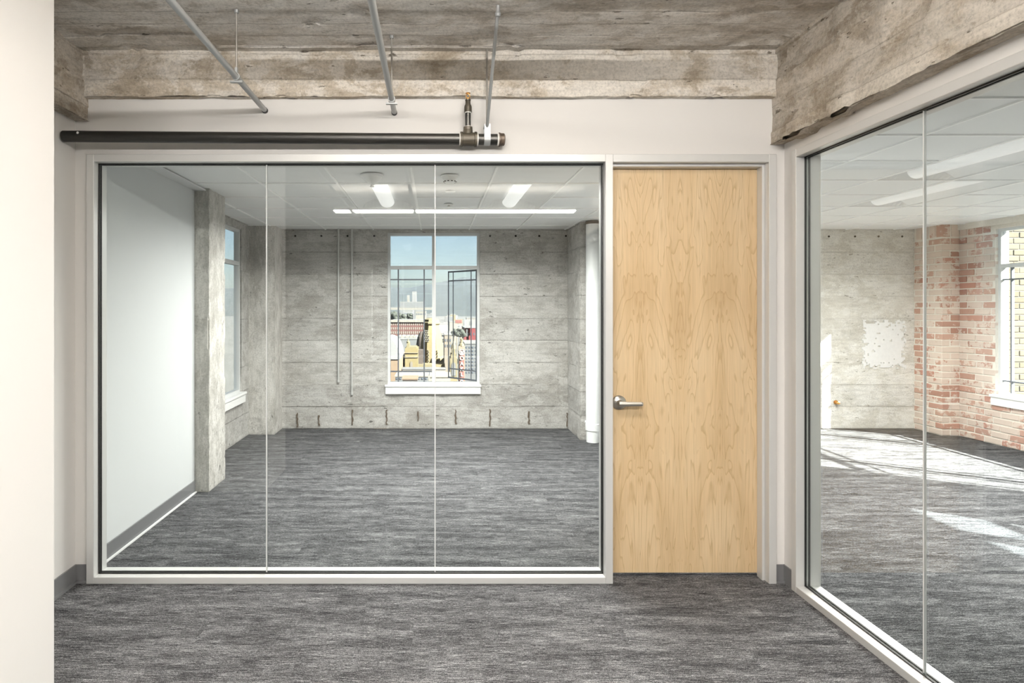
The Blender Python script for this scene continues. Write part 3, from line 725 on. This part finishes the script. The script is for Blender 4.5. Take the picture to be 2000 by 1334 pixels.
# ---------------------------------------------------------------- office fittings
wp = empty('steam_riser', (1.815, 6.83, 0), 'thick white vertical pipe beside the rear window wall', 'pipe')
px_, py_ = 1.815, 6.83
obj('riser', MB().cyl((px_, py_, .14), (px_, py_, 2.50), .077, 32), M['pipe_white'], wp, smooth=40)
obj('foot_collar', MB().lathe((px_, py_, 0), (0, 0, 1), [(0, .072), (.13, .072), (.135, .082), (.21, .084), (.215, .079)], 32), M['pipe_white'], wp, smooth=40)
obj('branch', MB().cyl((px_+.05, py_, .25), (1.98, py_, .25), .055, 24).lathe((px_+.07, py_, .25), (1, 0, 0), [(0, .063), (.03, .063)], 24), M['pipe_white'], wp, smooth=40)
obj('valve_nub', MB().lathe((px_-.07, py_, .23), (-1, 0, 0), [(0, .014), (.018, .014), (.02, .01)], 10), M['pipe_white'], wp, smooth=40)
obj('ceiling_collar', MB().lathe((px_, py_, 2.488), (0, 0, 1), [(0, .083), (.03, .083)], 28), M['rust'], wp, smooth=40)
for x, zb, lab in ((-1.211, .60, 'thin grey conduit on the rear wall, the left one'), (-1.04, .44, 'thin grey conduit on the rear wall, the one nearer the window')):
    c = empty('wall_conduit', (x, YB-.02, zb), lab, 'conduit', 'grey conduits on the rear concrete wall')
    obj('tube', MB().cyl((x, YB-.026, zb), (x, YB-.026, 2.53), .0125, 12), M['silver_pipe'], c, smooth=40)
    obj('end_fitting', MB().lathe((x, YB-.026, zb-.01), (0, 0, 1), [(0, .012), (.004, .016), (.03, .016), (.032, .0125)], 12), M['silver_pipe'], c, smooth=40)
    for z in (2.40, 1.5): obj('pipe_strap', MB().box(x-.03, x+.03, YB-.012, YB-.002, z-.01, z+.01).lathe((x, YB-.026, z-.01), (0, 0, 1), [(0, .0155), (.02, .0155)], 12), M['silver_pipe'], c)
def ceil_dev(name, x, y, prof, mat, label, cat, extra=None):
    root = empty(name, (x, y, ZT), label, cat)
    for nm, p, m_ in prof: obj(nm, MB().lathe((x, y, ZT+.002), (0, 0, -1), p, 28), m_, root, smooth=40)
    return root
d1 = ceil_dev('ceiling_sensor', -.462, 4.44, [('base', [(0, .088), (.010, .088), (.016, .080)], M['white']), ('cone', [(.012, .076), (.03, .066), (.055, .036), (.07, .022)], M['white']), ('probe', [(.06, .012), (.082, .010), (.084, .016), (.088, .016)], M['galv'])], None, 'white cone-shaped detector on the office ceiling by the left light', 'detector')
d2 = ceil_dev('smoke_detector', .118, 4.47, [('base', [(0, .070), (.008, .070), (.012, .062)], M['white']), ('body', [(.01, .056), (.022, .054), (.034, .046), (.046, .042), (.05, .03)], M['white'])], None, 'round white smoke detector with dark slots on the office ceiling', 'smoke detector')
for k in range(10):
    a = 2*math.pi*k/10; x, y = .118 + .0445*math.cos(a), 4.47 + .0445*math.sin(a)
    obj('vent_slot', MB().lathe((x, y, ZT-.038), (0, 0, -1), [(0, .006), (.006, .006)], 6), M['dark'], d2)
ceil_dev('sprinkler_cover', .137, 5.06, [('cover_plate', [(0, .042), (.004, .042), (.006, .038)], M['tbar'])], None, 'flat white round cover plate on the office ceiling', 'cover plate')
d4 = ceil_dev('pendent_sprinkler', .14, 5.70, [('escutcheon', [(0, .045), (.006, .043), (.012, .028)], M['white']), ('head', [(.01, .012), (.022, .012), (.024, .026), (.028, .026)], M['white'])], None, 'small white pendent sprinkler on the office ceiling near the rear window', 'sprinkler')
ceil_dev('sprinkler_cover', 4.08, 6.45, [('cover_plate', [(0, .042), (.004, .042), (.006, .038)], M['white'])], None, 'flat white round cover plate on the right office ceiling', 'cover plate')
bx_ = empty('brass_stub', (5.09, YB, .32), 'small brass valve stub on the pale concrete wall', 'valve')
obj('flange', MB().lathe((5.09, YB, .335), (0, -1, 0), [(0, .028), (.008, .028), (.01, .014), (.04, .014)], 14), M['brass'], bx_, smooth=40)
obj('cap', MB().lathe((5.09, YB-.04, .335), (0, -1, 0), [(0, .02), (.02, .02), (.024, .012)], 6), M['brass'], bx_)

# ================================================================ OUTSIDE: THE CITY BELOW THE WINDOW
GZ = -38.5
def at(px, py, D): return Vector(((px-848)/FPX*D, D, H - (py-600)/FPX*D))
def cmat(name, c, r=.85, var=0, sc=.2): return flat(name, c, r, var=var, bscale=sc)
M['asphalt'] = cmat('city_ground', (0.059, 0.059, 0.056), var=.45, sc=.02)
M['hill'] = cmat('wooded_hill', (.016, .020, .019), var=.5, sc=.006)
M['cream'] = cmat('cream_stucco', (0.109, 0.086, 0.038)); M['cream2'] = cmat('pale_cream_stucco', (0.101, 0.085, 0.046)); M['peach'] = cmat('peach_stucco', (0.112, 0.078, 0.050))
M['brown'] = cmat('brown_awning_and_tower_shade', (0.041, 0.031, 0.026)); M['redbrick'] = cmat('red_brick_block', (0.063, 0.024, 0.020)); M['cornice'] = cmat('pale_cornice', (0.122, 0.115, 0.100))  # brown: awning colour, also the painted shade on the tower's left
M['cwhite'] = cmat('white_render', (0.122, 0.122, 0.121)); M['cgrey'] = cmat('grey_render', (0.074, 0.076, 0.078)); M['ctan'] = cmat('tan_render', (0.097, 0.085, 0.069)); M['cred'] = cmat('red_sign_paint', (0.093, 0.013, 0.015))
M['cwin'] = flat('city_window', (.055, .065, .08), .2); M['lattice'] = cmat('dark_lattice', (.13, .12, .10)); M['leaf'] = cmat('dark_foliage', (.022, .026, .02), var=.5, sc=1.5); M['trunk'] = cmat('tree_bark', (.10, .08, .06))
M['roofgrey'] = cmat('grey_roofing', (0.095, 0.095, 0.092), var=.2, sc=.3); M['signtan'] = cmat('sign_casing', (0.131, 0.101, 0.074)); M['signred'] = cmat('sign_panel_red', (0.106, 0.038, 0.032)); M['letter'] = flat('sign_letter_white', (0.360, 0.342, 0.306), .5)
obj('ground', MB().add([(-9000,-200,GZ),(9000,-200,GZ),(9000,12000,GZ),(-9000,12000,GZ)], [(0,1,2,3)]), M['asphalt'], kind=struct, label='city ground far below the windows')
# hills
hp = [(-9000, 566), (400, 563), (760, 560), (800, 562), (822, 557), (848, 553), (868, 549), (885, 546), (905, 541), (925, 543), (950, 549), (1200, 556), (9000, 560)]
def ridge(px):
    for (a, b), (c, d) in zip(hp[:-1], hp[1:]):
        if a <= px <= c: return b + (d-b)*(px-a)/(c-a)
    return 560
hm = MB(); nx, ny = 160, 14
for j in range(ny+1):
    D = 2600 + 2400*j/ny
    for i in range(nx+1):
        X = -2400 + 4800*i/nx; px = 848 + X/5000*FPX
        top = H + (600-ridge(px))/FPX*5000 - GZ
        t = j/ny; z = GZ - 2 + top*(t**1.3) * (1 + .28*noise.noise(Vector((X*.0035, D*.0035, 2)))*(1-t)) + (6*noise.noise(Vector((X*.02, D*.02, 7))) if t > .1 else 0)
        hm.v.append((X, D, z))
for j in range(ny):
    for i in range(nx): a = j*(nx+1)+i; hm.f.append((a, a+1, a+nx+2, a+nx+1))
obj('hills', hm, M['hill'], smooth=60, recalc=False, kind=struct, label='hazy wooded hills on the horizon behind the city')

def bldg(name, px0, px1, ytop, D, depth, mat, label, cat='building', group=None, rows=None, roof=None, ybot=None, winmat='cwin'):
    """a block with its front at distance D; rows = (n columns, list of (y0,y1) image rows)"""
    a = at(px0, ytop, D); b = at(px1, ytop, D); zb = GZ if ybot is None else at(0, ybot, D).z
    r = empty(name, ((a.x+b.x)/2, D+depth/2, zb), label, cat, group)
    obj('walls', box(a.x, b.x, D, D+depth, zb, a.z), M[mat], r)
    obj('roof', box(a.x-.15, b.x+.15, D-.15, D+depth+.15, a.z, a.z+max(.3, .0015*D)), M[roof or 'roofgrey'], r)
    if rows:
        n, ys = rows; w = (b.x-a.x)/n
        for (y0, y1) in ys:
            z1 = at(0, y0, D).z; z0 = at(0, y1, D).z
            for k in range(n):
                x = a.x + w*(k+.5); obj('window', box(x-w*.24, x+w*.24, D-.12, D+.1, z0, z1), M[winmat], r)
    return r
# far low city
rc = random.Random(3); placed = []
cols = ['cwhite', 'ctan', 'cgrey', 'cornice', 'cwhite', 'cream2']
for k in range(58):
    D = rc.uniform(620, 1900); px = rc.uniform(735, 960)
    y = 600 + FPX*(34 - rc.uniform(3, 15))/D; w = rc.uniform(9, 26)*FPX/D
    X0 = (px-848)/FPX*D; X1 = (px+w-848)/FPX*D
    if any(X0 < q[1]+2 and X1 > q[0]-2 and D < q[3]+2 and D+25 > q[2]-2 for q in placed): continue
    placed.append((X0, X1, D, D+25)); tone = cols[k % 6]
    r = bldg('distant_building', px, px+w, y, D, rc.uniform(10, 24), cols[k % 6], '', group='small low buildings of the far city'); r['tone'] = tone
ORD = 'first second third fourth fifth sixth seventh eighth ninth tenth eleventh twelfth thirteenth fourteenth fifteenth sixteenth seventeenth'.split()
CN = {'cwhite': 'white', 'ctan': 'tan', 'cgrey': 'grey', 'cornice': 'beige', 'cream2': 'cream'}
for cc in CN:
    lst = sorted((o for o in list(COL.objects) if o.name.startswith('distant_building') and o.get('tone') == cc), key=lambda o: o.location.x/o.location.y)
    for q, o in enumerate(lst): o['label'] = '%s %s low building from the left in the far city' % (ORD[min(q, 16)], CN[cc]); del o['tone']
bldg('high_rise', 805, 813.5, 571, 1500, 16, 'cwhite', 'tall white apartment tower standing out before the hills', rows=(3, [(573+i*2.6, 574.4+i*2.6) for i in range(8)]), winmat='cgrey')
bldg('high_rise', 795, 799.5, 578, 1600, 14, 'cornice', 'slim pale tower just left of the tall white apartment tower', rows=(2, [(580+i*3, 581.6+i*3) for i in range(5)]), winmat='cgrey')
bldg('long_slab', 781, 826, 591, 1300, 20, 'cgrey', 'long grey low block at the foot of the white tower')
bldg('viaduct', 740, 850, 601.5, 900, 10, 'cornice', 'long pale elevated road crossing the far city', 'viaduct', ybot=605)
bldg('warehouse', 789, 806, 608, 620, 30, 'cwhite', 'white flat warehouse beyond the red brick block', rows=(6, [(611, 614)]))
bldg('warehouse', 812, 832, 609, 600, 30, 'cornice', 'cream warehouse to the right of the white warehouse', rows=(6, [(612, 615)]))
# red brick block
D = 360
rb_ = bldg('brick_block', 762, 829, 627.5, D, 40, 'redbrick', 'long red brick building with rows of windows and pale cornice', rows=(17, [(631, 635.5), (639, 643.5), (647, 652), (656, 661)]), winmat='cornice')
a = at(761, 628, D); b = at(830, 625, D)
obj('cornice', box(a.x, b.x, D-.8, D+.2, a.z-.4, b.z), M['cornice'], rb_)
# foreground roofs
bldg('flat_roof_block', 772, 818, 663, 290, 42, 'cgrey', 'grey flat-roofed block in front of the red brick building', roof='roofgrey')
for i, (px, py) in enumerate(((786, 662), (795, 664), (803, 661.5), (810, 664))):
    P = at(px, py, 300); r = empty('rooftop_unit', (P.x, 302, at(0, 663, 290).z + .4), 'dark rooftop machine on the grey flat roof, %s from the left' % ('first', 'second', 'third', 'last')[i], 'roof unit', 'machines on the grey flat roof')
    zb = r.location.z; obj('case', box(P.x-.8, P.x+.8, 300.5, 303, zb, zb+1.1), M['lattice'], r, bevel=.1); obj('fan_ring', MB().lathe((P.x, 301.8, zb+1.1), (0, 0, 1), [(0, .5), (.3, .5)], 12), M['cgrey'], r)
# theatre
D = 200
th = empty('theatre', (at(825, 0, D).x, D, GZ), 'cream theatre with a domed tower, stepped parapets and arches', 'theatre')
cx = at(843, 0, D).x; s = D/FPX
def zy(y, d=D): return at(0, y, d).z
def tprof(rows): return [(zy(y, D+6) - GZ, r*s) for y, r in rows]
obj('tower_drum', MB().lathe((cx, D+6, GZ), (0, 0, 1), [(0, 27*s)] + tprof([(722, 27), (718, 25.5), (690, 25), (682, 24.6)]), 8, math.pi/8), M['cream'], th)
dome = obj('dome', MB().lathe((cx, D+6, GZ), (0, 0, 1), tprof([(682, 24.6), (672, 23.8), (660, 22.2), (650, 20), (641, 17.4), (634, 15.2)]), 8, math.pi/8), M['cream'], th)
obj('dome_cap', MB().lathe((cx, D+6, GZ), (0, 0, 1), tprof([(634, 16.5), (632.5, 18.5), (630, 18.5), (628, 16), (624, 15), (622, 10), (621, 3)]), 8, math.pi/8), M['cream2'], th)
for k in range(8):
    ang = math.pi/8 + k*math.pi/4 + math.pi/8
for col in range(3):
    for row in range(7):
        x = cx + (-13 + col*3.3 + (row % 2)*1.6)*s; z = zy(646 + row*3.4, D+2)
        obj('lattice_opening', MB().lathe((x, D+6-22*s*.97 + (645-646-row*3.4)*-.01, z), (0, -1, 0), [(0, .24), (.5, .24)], 4), M['lattice'], th)
for row in range(9):
    for xx in (-6.5, 12.5):
        x = cx + (xx + (row % 2)*1.2)*s; obj('lattice_opening', MB().lathe((x, D+6-24.5*s*.93, zy(684 + row*3, D+2)), (0, -1, 0), [(0, .2), (.5, .2)], 4), M['lattice'], th)
obj('painted_dome_shade', MB().lathe((at(824, 0, D+14).x, D+16, GZ), (0, 0, 1), [(0, 12*s)] + [(zy(y, D+16)-GZ, r*s*1.07) for y, r in ((690, 12), (672, 11.5), (660, 9.5), (652, 6.5), (647, 2))], 12), M['brown'], th, smooth=40)  # the tower's shaded left side, put in as a darker brown dome
def tb(nm, px0, px1, y0, y1, d0, d1, m_): 
    a = at(px0, y0, D+d0); b = at(px1, y1, D+d0); return obj(nm, box(a.x, b.x, D+d0, D+d1, b.z if y1 < 900 else GZ, a.z), M[m_], th)
tb('auditorium', 758, 815, 701, 999, -1, 30, 'peach'); tb('front_wing', 812, 869, 712, 999, -4, 4, 'cream2')
pyl = tb('stepped_pylon', 791, 816.5, 680, 999, -6, 3, 'cream'); tb('parapet_step', 793, 814, 677.5, 680, -5.5, 2, 'cream2'); tb('parapet_step', 794.5, 800, 671, 677.5, -5, 0, 'cream2')
obj('finial', MB().lathe((at(797, 0, D-4).x, D-3, zy(671, D-4)), (0, 0, 1), [(0, .5), (.5, .6), (.9, .2), (1.5, .08)], 8), M['cream2'], th)
tb('pylon_course', 790.5, 817, 689, 690, -6.3, -6, 'ctan'); tb('pylon_course', 790.5, 817, 697.5, 698.3, -6.3, -6, 'ctan')
ar = [(-2.5, 0), (2.5, 0), (2.5, 10)] + [(2.5*math.cos(t*math.pi/6), 10+3.5*math.sin(t*math.pi/6)) for t in range(1, 6)] + [(-2.5, 10)]
P = at(803.5, 720, D-6); obj('arch_recess', MB().prism(ar, lambda p, q, t: (P.x+p*s, t, P.z+q*s), D-6.15, D-5.5), M['ctan'], th)
tb('painted_wing_shade', 816.5, 826, 684, 999, -2, 6, 'brown')  # shade on the tower's flank, put in as a dark brown block
# small right-hand pavilion
tb('pavilion', 879, 893, 700, 999, -6, 4, 'cream2'); tb('pavilion_gable', 881, 891, 692, 700, -6, 3, 'cream2'); tb('pavilion_top', 883, 889, 682, 692, -6, 0, 'cream2')
obj('pinnacle', MB().lathe((at(886, 0, D-4).x, D-3, zy(682, D-4)), (0, 0, 1), [(0, .9), (1.2, .7), (1.8, .35), (2.6, .15)], 8), M['cream2'], th)
P = at(886, 734, D-6); obj('arch_recess', MB().prism([(p*1.6, q*1.9) for p, q in ar], lambda p, q, t: (P.x+p*s, t, P.z+q*s), D-6.15, D-5.5), M['cgrey'], th)
# white vaulted roof on the left
D2 = 170; s2 = D2/FPX
vr = empty('vaulted_hall', (at(762, 0, D2).x, D2+8, GZ), 'white rounded roof of a hall at the left edge of the window view', 'building')
pc = [(755 + 26*math.cos(t*math.pi/12 ), 702 - 42*math.sin(t*math.pi/12)) for t in range(13)]
obj('roof_vault', MB().rings([[at(x, y, D2) for x, y in pc], [at(x, y, D2) + Vector((0, 22, 0)) for x, y in pc]]), M['cwhite'], vr, smooth=50)
obj('walls', box(at(730, 0, D2).x, at(779, 0, D2).x, D2+.3, D2+22, GZ, zy(702, D2)), M['peach'], vr)
# street level shopfronts and canopies nearer the window
bldg('shopfront', 786, 870, 722, 184, 5, 'cornice', 'row of pale shopfronts at the foot of the theatre', rows=(12, [(726, 732)]), roof='cgrey')
bldg('canopy', 772, 836, 736, 150, 8, 'cgrey', 'low grey roof in front of the pale shopfronts', rows=(9, [(738, 741)]), roof='cornice')
bldg('canopy', 786, 815, 741.5, 140, 6, 'brown', 'brown tiled awning low in the window view', 'awning', roof='peach', ybot=746)
bldg('canopy', 852, 866, 733, 150, 5, 'cred', 'red awning right of the window mullion', 'awning', roof='cred', ybot=737)
bldg('corner_shop', 840, 880, 737, 130, 8, 'cornice', 'pale corner roof just above the window sill', roof='cornice')
# blade sign
D3 = 185; s3 = D3/FPX
bs = empty('blade_sign', (at(901.5, 0, D3).x, D3, GZ), 'tall vertical theatre sign with white letters on red', 'sign')
a = at(895.5, 676, D3); b = at(908, 760, D3)
obj('casing', box(a.x, b.x, D3, D3+1.6, b.z-4, a.z), M['signtan'], bs)
pn = [(-5, 0), (5, 0), (5, 60), (5.6, 70), (4, 77), (0, 79), (-4, 77), (-5.6, 70), (-5, 60)]
P = at(901.8, 762, D3); obj('red_panel', MB().prism(pn, lambda p, q, t: (P.x+p*s3*.9, t, P.z+q*s3), D3-.25, D3), M['signred'], bs)
obj('crest', MB().lathe((P.x, D3+.8, a.z), (0, 0, 1), [(0, .95), (.6, .8), (1.0, .4), (1.8, .3), (2.0, .5), (2.4, .1)], 8), M['cream2'], bs)
obj('post', box(P.x-.5, P.x+.5, D3+.5, D3+1.2, GZ, b.z-4), M['cgrey'], bs)
def letter(ch, py, h):
    cu = bpy.data.curves.new('glyph', 'FONT'); cu.body = ch; cu.align_x = 'CENTER'; cu.size = h*1.36; cu.extrude = .12; cu.offset = .02
    t = bpy.data.objects.new('glyph', cu); COL.objects.link(t)
    bpy.context.view_layer.update()
    me = bpy.data.meshes.new_from_object(t.evaluated_get(bpy.context.evaluated_depsgraph_get())); bpy.data.objects.remove(t)
    me.materials.clear(); me.materials.append(M['letter'])
    me.transform(Matrix.Rotation(math.pi/2, 4, 'X'))
    o = bpy.data.objects.new('letter', me); COL.objects.link(o); o.parent = bs
    o.location = Vector((P.x, D3-.38, at(0, py, D3).z)) - wloc(bs)
for ch, py in (('O', 703), ('A', 713.5), ('K', 724), ('L', 734.5), ('A', 745)): letter(ch, py, 7.6*s3)
em = MB()
ring = [(5.0*math.cos(t*math.pi/8), 5.4*math.sin(t*math.pi/8)) for t in range(17)]
E = at(901.8, 688, D3)
for (p, q), (p2, q2) in zip(ring[:-1], ring[1:]): em.cyl((E.x+p*s3, D3-.35, E.z+q*s3), (E.x+p2*s3, D3-.35, E.z+q2*s3), .11, 6)
for x0, x1 in ((-3, -1.2), (0, 0), (3, 1.2)): em.cyl((E.x+x0*s3, D3-.35, E.z+3*s3), (E.x+x1*s3, D3-.35, E.z-4.6*s3), .13, 6)
obj('emblem', em, M['letter'], bs)
# right-hand shops, signs and billboards
bldg('store', 906, 945, 641, 420, 30, 'cred', 'red-fronted store with a white sign wall at the right of the view', rows=(7, [(650, 655)]), roof='cgrey')
bb = empty('billboard', (at(921, 0, 415).x, 415, zy(641, 415)), 'white billboard above the red-fronted store', 'billboard')
a = at(907, 624, 415); b = at(936, 640.5, 415); obj('panel', box(a.x, b.x, 415, 415.8, b.z, a.z), M['cwhite'], bb)
for px in (912, 930): x = at(px, 0, 415).x; obj('post', box(x-.4, x+.4, 415.8, 416.4, b.z-6, b.z+1), M['cgrey'], bb)
for px in (918, 921): x = at(px, 0, 415).x; obj('mark', box(x-.35, x+.35, 414.9, 415, zy(635, 415), zy(628, 415)), M['cgrey'], bb)
sg = empty('roadside_sign', (at(895.5, 0, 400).x, 400, GZ), 'pinkish framed sign board left of the white billboard', 'sign')
a = at(888.5, 624, 400); b = at(903, 632, 400); obj('board', box(a.x, b.x, 400, 400.6, b.z, a.z), M['signtan'], sg); obj('face', box(a.x+.4, b.x-.4, 399.9, 400, b.z+.4, a.z-.4), M['signred'], sg)
obj('post', box(a.x+2, a.x+2.5, 400.1, 400.6, GZ, b.z), M['cgrey'], sg)
ds = empty('disc_sign', (at(896, 0, 390).x, 390, GZ), 'round white sign on a pole under the pinkish board', 'sign')
P = at(896.5, 637.5, 390); obj('disc', MB().lathe(P, (0, 1, 0), [(0, 1.35), (.5, 1.35)], 18), M['cwhite'], ds); obj('mark', MB().lathe(P, (0, -1, 0), [(0, .5), (.1, .5)], 10), M['cgrey'], ds)
obj('pole', box(P.x-.25, P.x+.25, 390.1, 390.4, GZ, P.z), M['cgrey'], ds)
bldg('grey_block', 868, 882, 655, 300, 25, 'ctan', 'tan block between the dome and the pavilion', rows=(3, [(662, 667), (673, 678)]))
bldg('grey_block', 908, 945, 672, 260, 25, 'cgrey', 'grey office block at the right edge beside the blade sign', rows=(6, [(677+7*i, 680+7*i) for i in range(8)]))
# street trees
TREE_WHERE = ['dark tree behind the red brick block at the far left of the window view', 'dark tree touching the left end of the pale cornice', 'dark tree above the cornice just left of the muntin', 'small dark tree above the middle of the brick block',
    'dark tree below the round white sign, left one of the pair', 'dark tree below the round white sign, right one of the pair', 'small dark tree beside the red-fronted store', 'dark tree nearest the dome, left of the pair under the round sign']
def tree(px, py, D, r, k):
    P = at(px, py, D); t = empty('street_tree', (P.x, D, GZ), TREE_WHERE[k], 'tree', 'trees among the city roofs')
    m = MB(); rr = random.Random(k)
    for q in range(9):
        c = P + Vector((rr.uniform(-.6, .6)*r, rr.uniform(-.4, .4)*r, rr.uniform(-.5, .55)*r)); q_ = r*rr.uniform(.4, .62)
        m.lathe(c - Vector((0, 0, q_)), (0, 0, 1), [(q_*(1-math.cos(a)), q_*math.sin(a)*rr.uniform(.85, 1.15)+.01) for a in [math.pi*i/6 for i in range(7)]], 9)
    obj('crown', m, M['leaf'], t); obj('trunk', MB().cyl((P.x, D, GZ), (P.x, D, P.z), r*.12, 6), M['trunk'], t)
for k, (px, py, D, r) in enumerate(((766, 617, 445, 3.6), (772, 620, 415, 2.8), (784, 620, 430, 3.0), (800, 618, 440, 2.2), (892, 648, 345, 2.2), (899, 650, 330, 2.4), (904, 652, 312, 1.8), (887, 651, 362, 2.0))): tree(px, py, D, r, k)
# buff brick building outside the brick wall's windows
fb = empty('neighbour_building', (12, 10.6, GZ), 'buff brick building right outside the windows of the brick wall', 'building')
obj('walls', box(8.6, 22, 10.493, 20, GZ, 12), flat('buff_mortar', (.12, .11, .092), .9), fb)
fbm = [mesh_from(MB().box(-.098, .098, -.05, .05, -.047, .047), M['brick_tan'], bevel=.006, name='brick')]
for r in range(32):
    for c in range(7): inst('brick', fbm[0], (9.55 + .208*c + (.104 if r % 2 else 0), 10.535 + random.uniform(-.004, .004), -.1 + .104*r), fb)
# building seen from the window behind the camera
ob = empty('opposite_building', (-2, -24, GZ), 'tan building across the street behind the camera', 'building')
obj('walls', box(-14, 7, -36, -24, GZ, 9), M['ctan'], ob)
for i in range(8):
    for j in range(4): obj('window', box(-13+2.6*i, -11.6+2.6*i, -24.05, -23.9, -5+3.4*j, -3+3.4*j), M['cwin'], ob)
# haze over the city
k = NT('city_haze'); k.t.nodes.remove(k.b)
vs = k.n('ShaderNodeVolumeScatter', {'Color': (.62, .78, 1, 1), 'Density': .000026, 'Anisotropy': .2}); k.t.links.new(vs.outputs[0], k.out.inputs['Volume'])
obj('haze', box(-3000, 3000, 240, 5600, GZ-20, 420), k.m, kind='stuff', label='thin morning haze hanging over the city and hills')
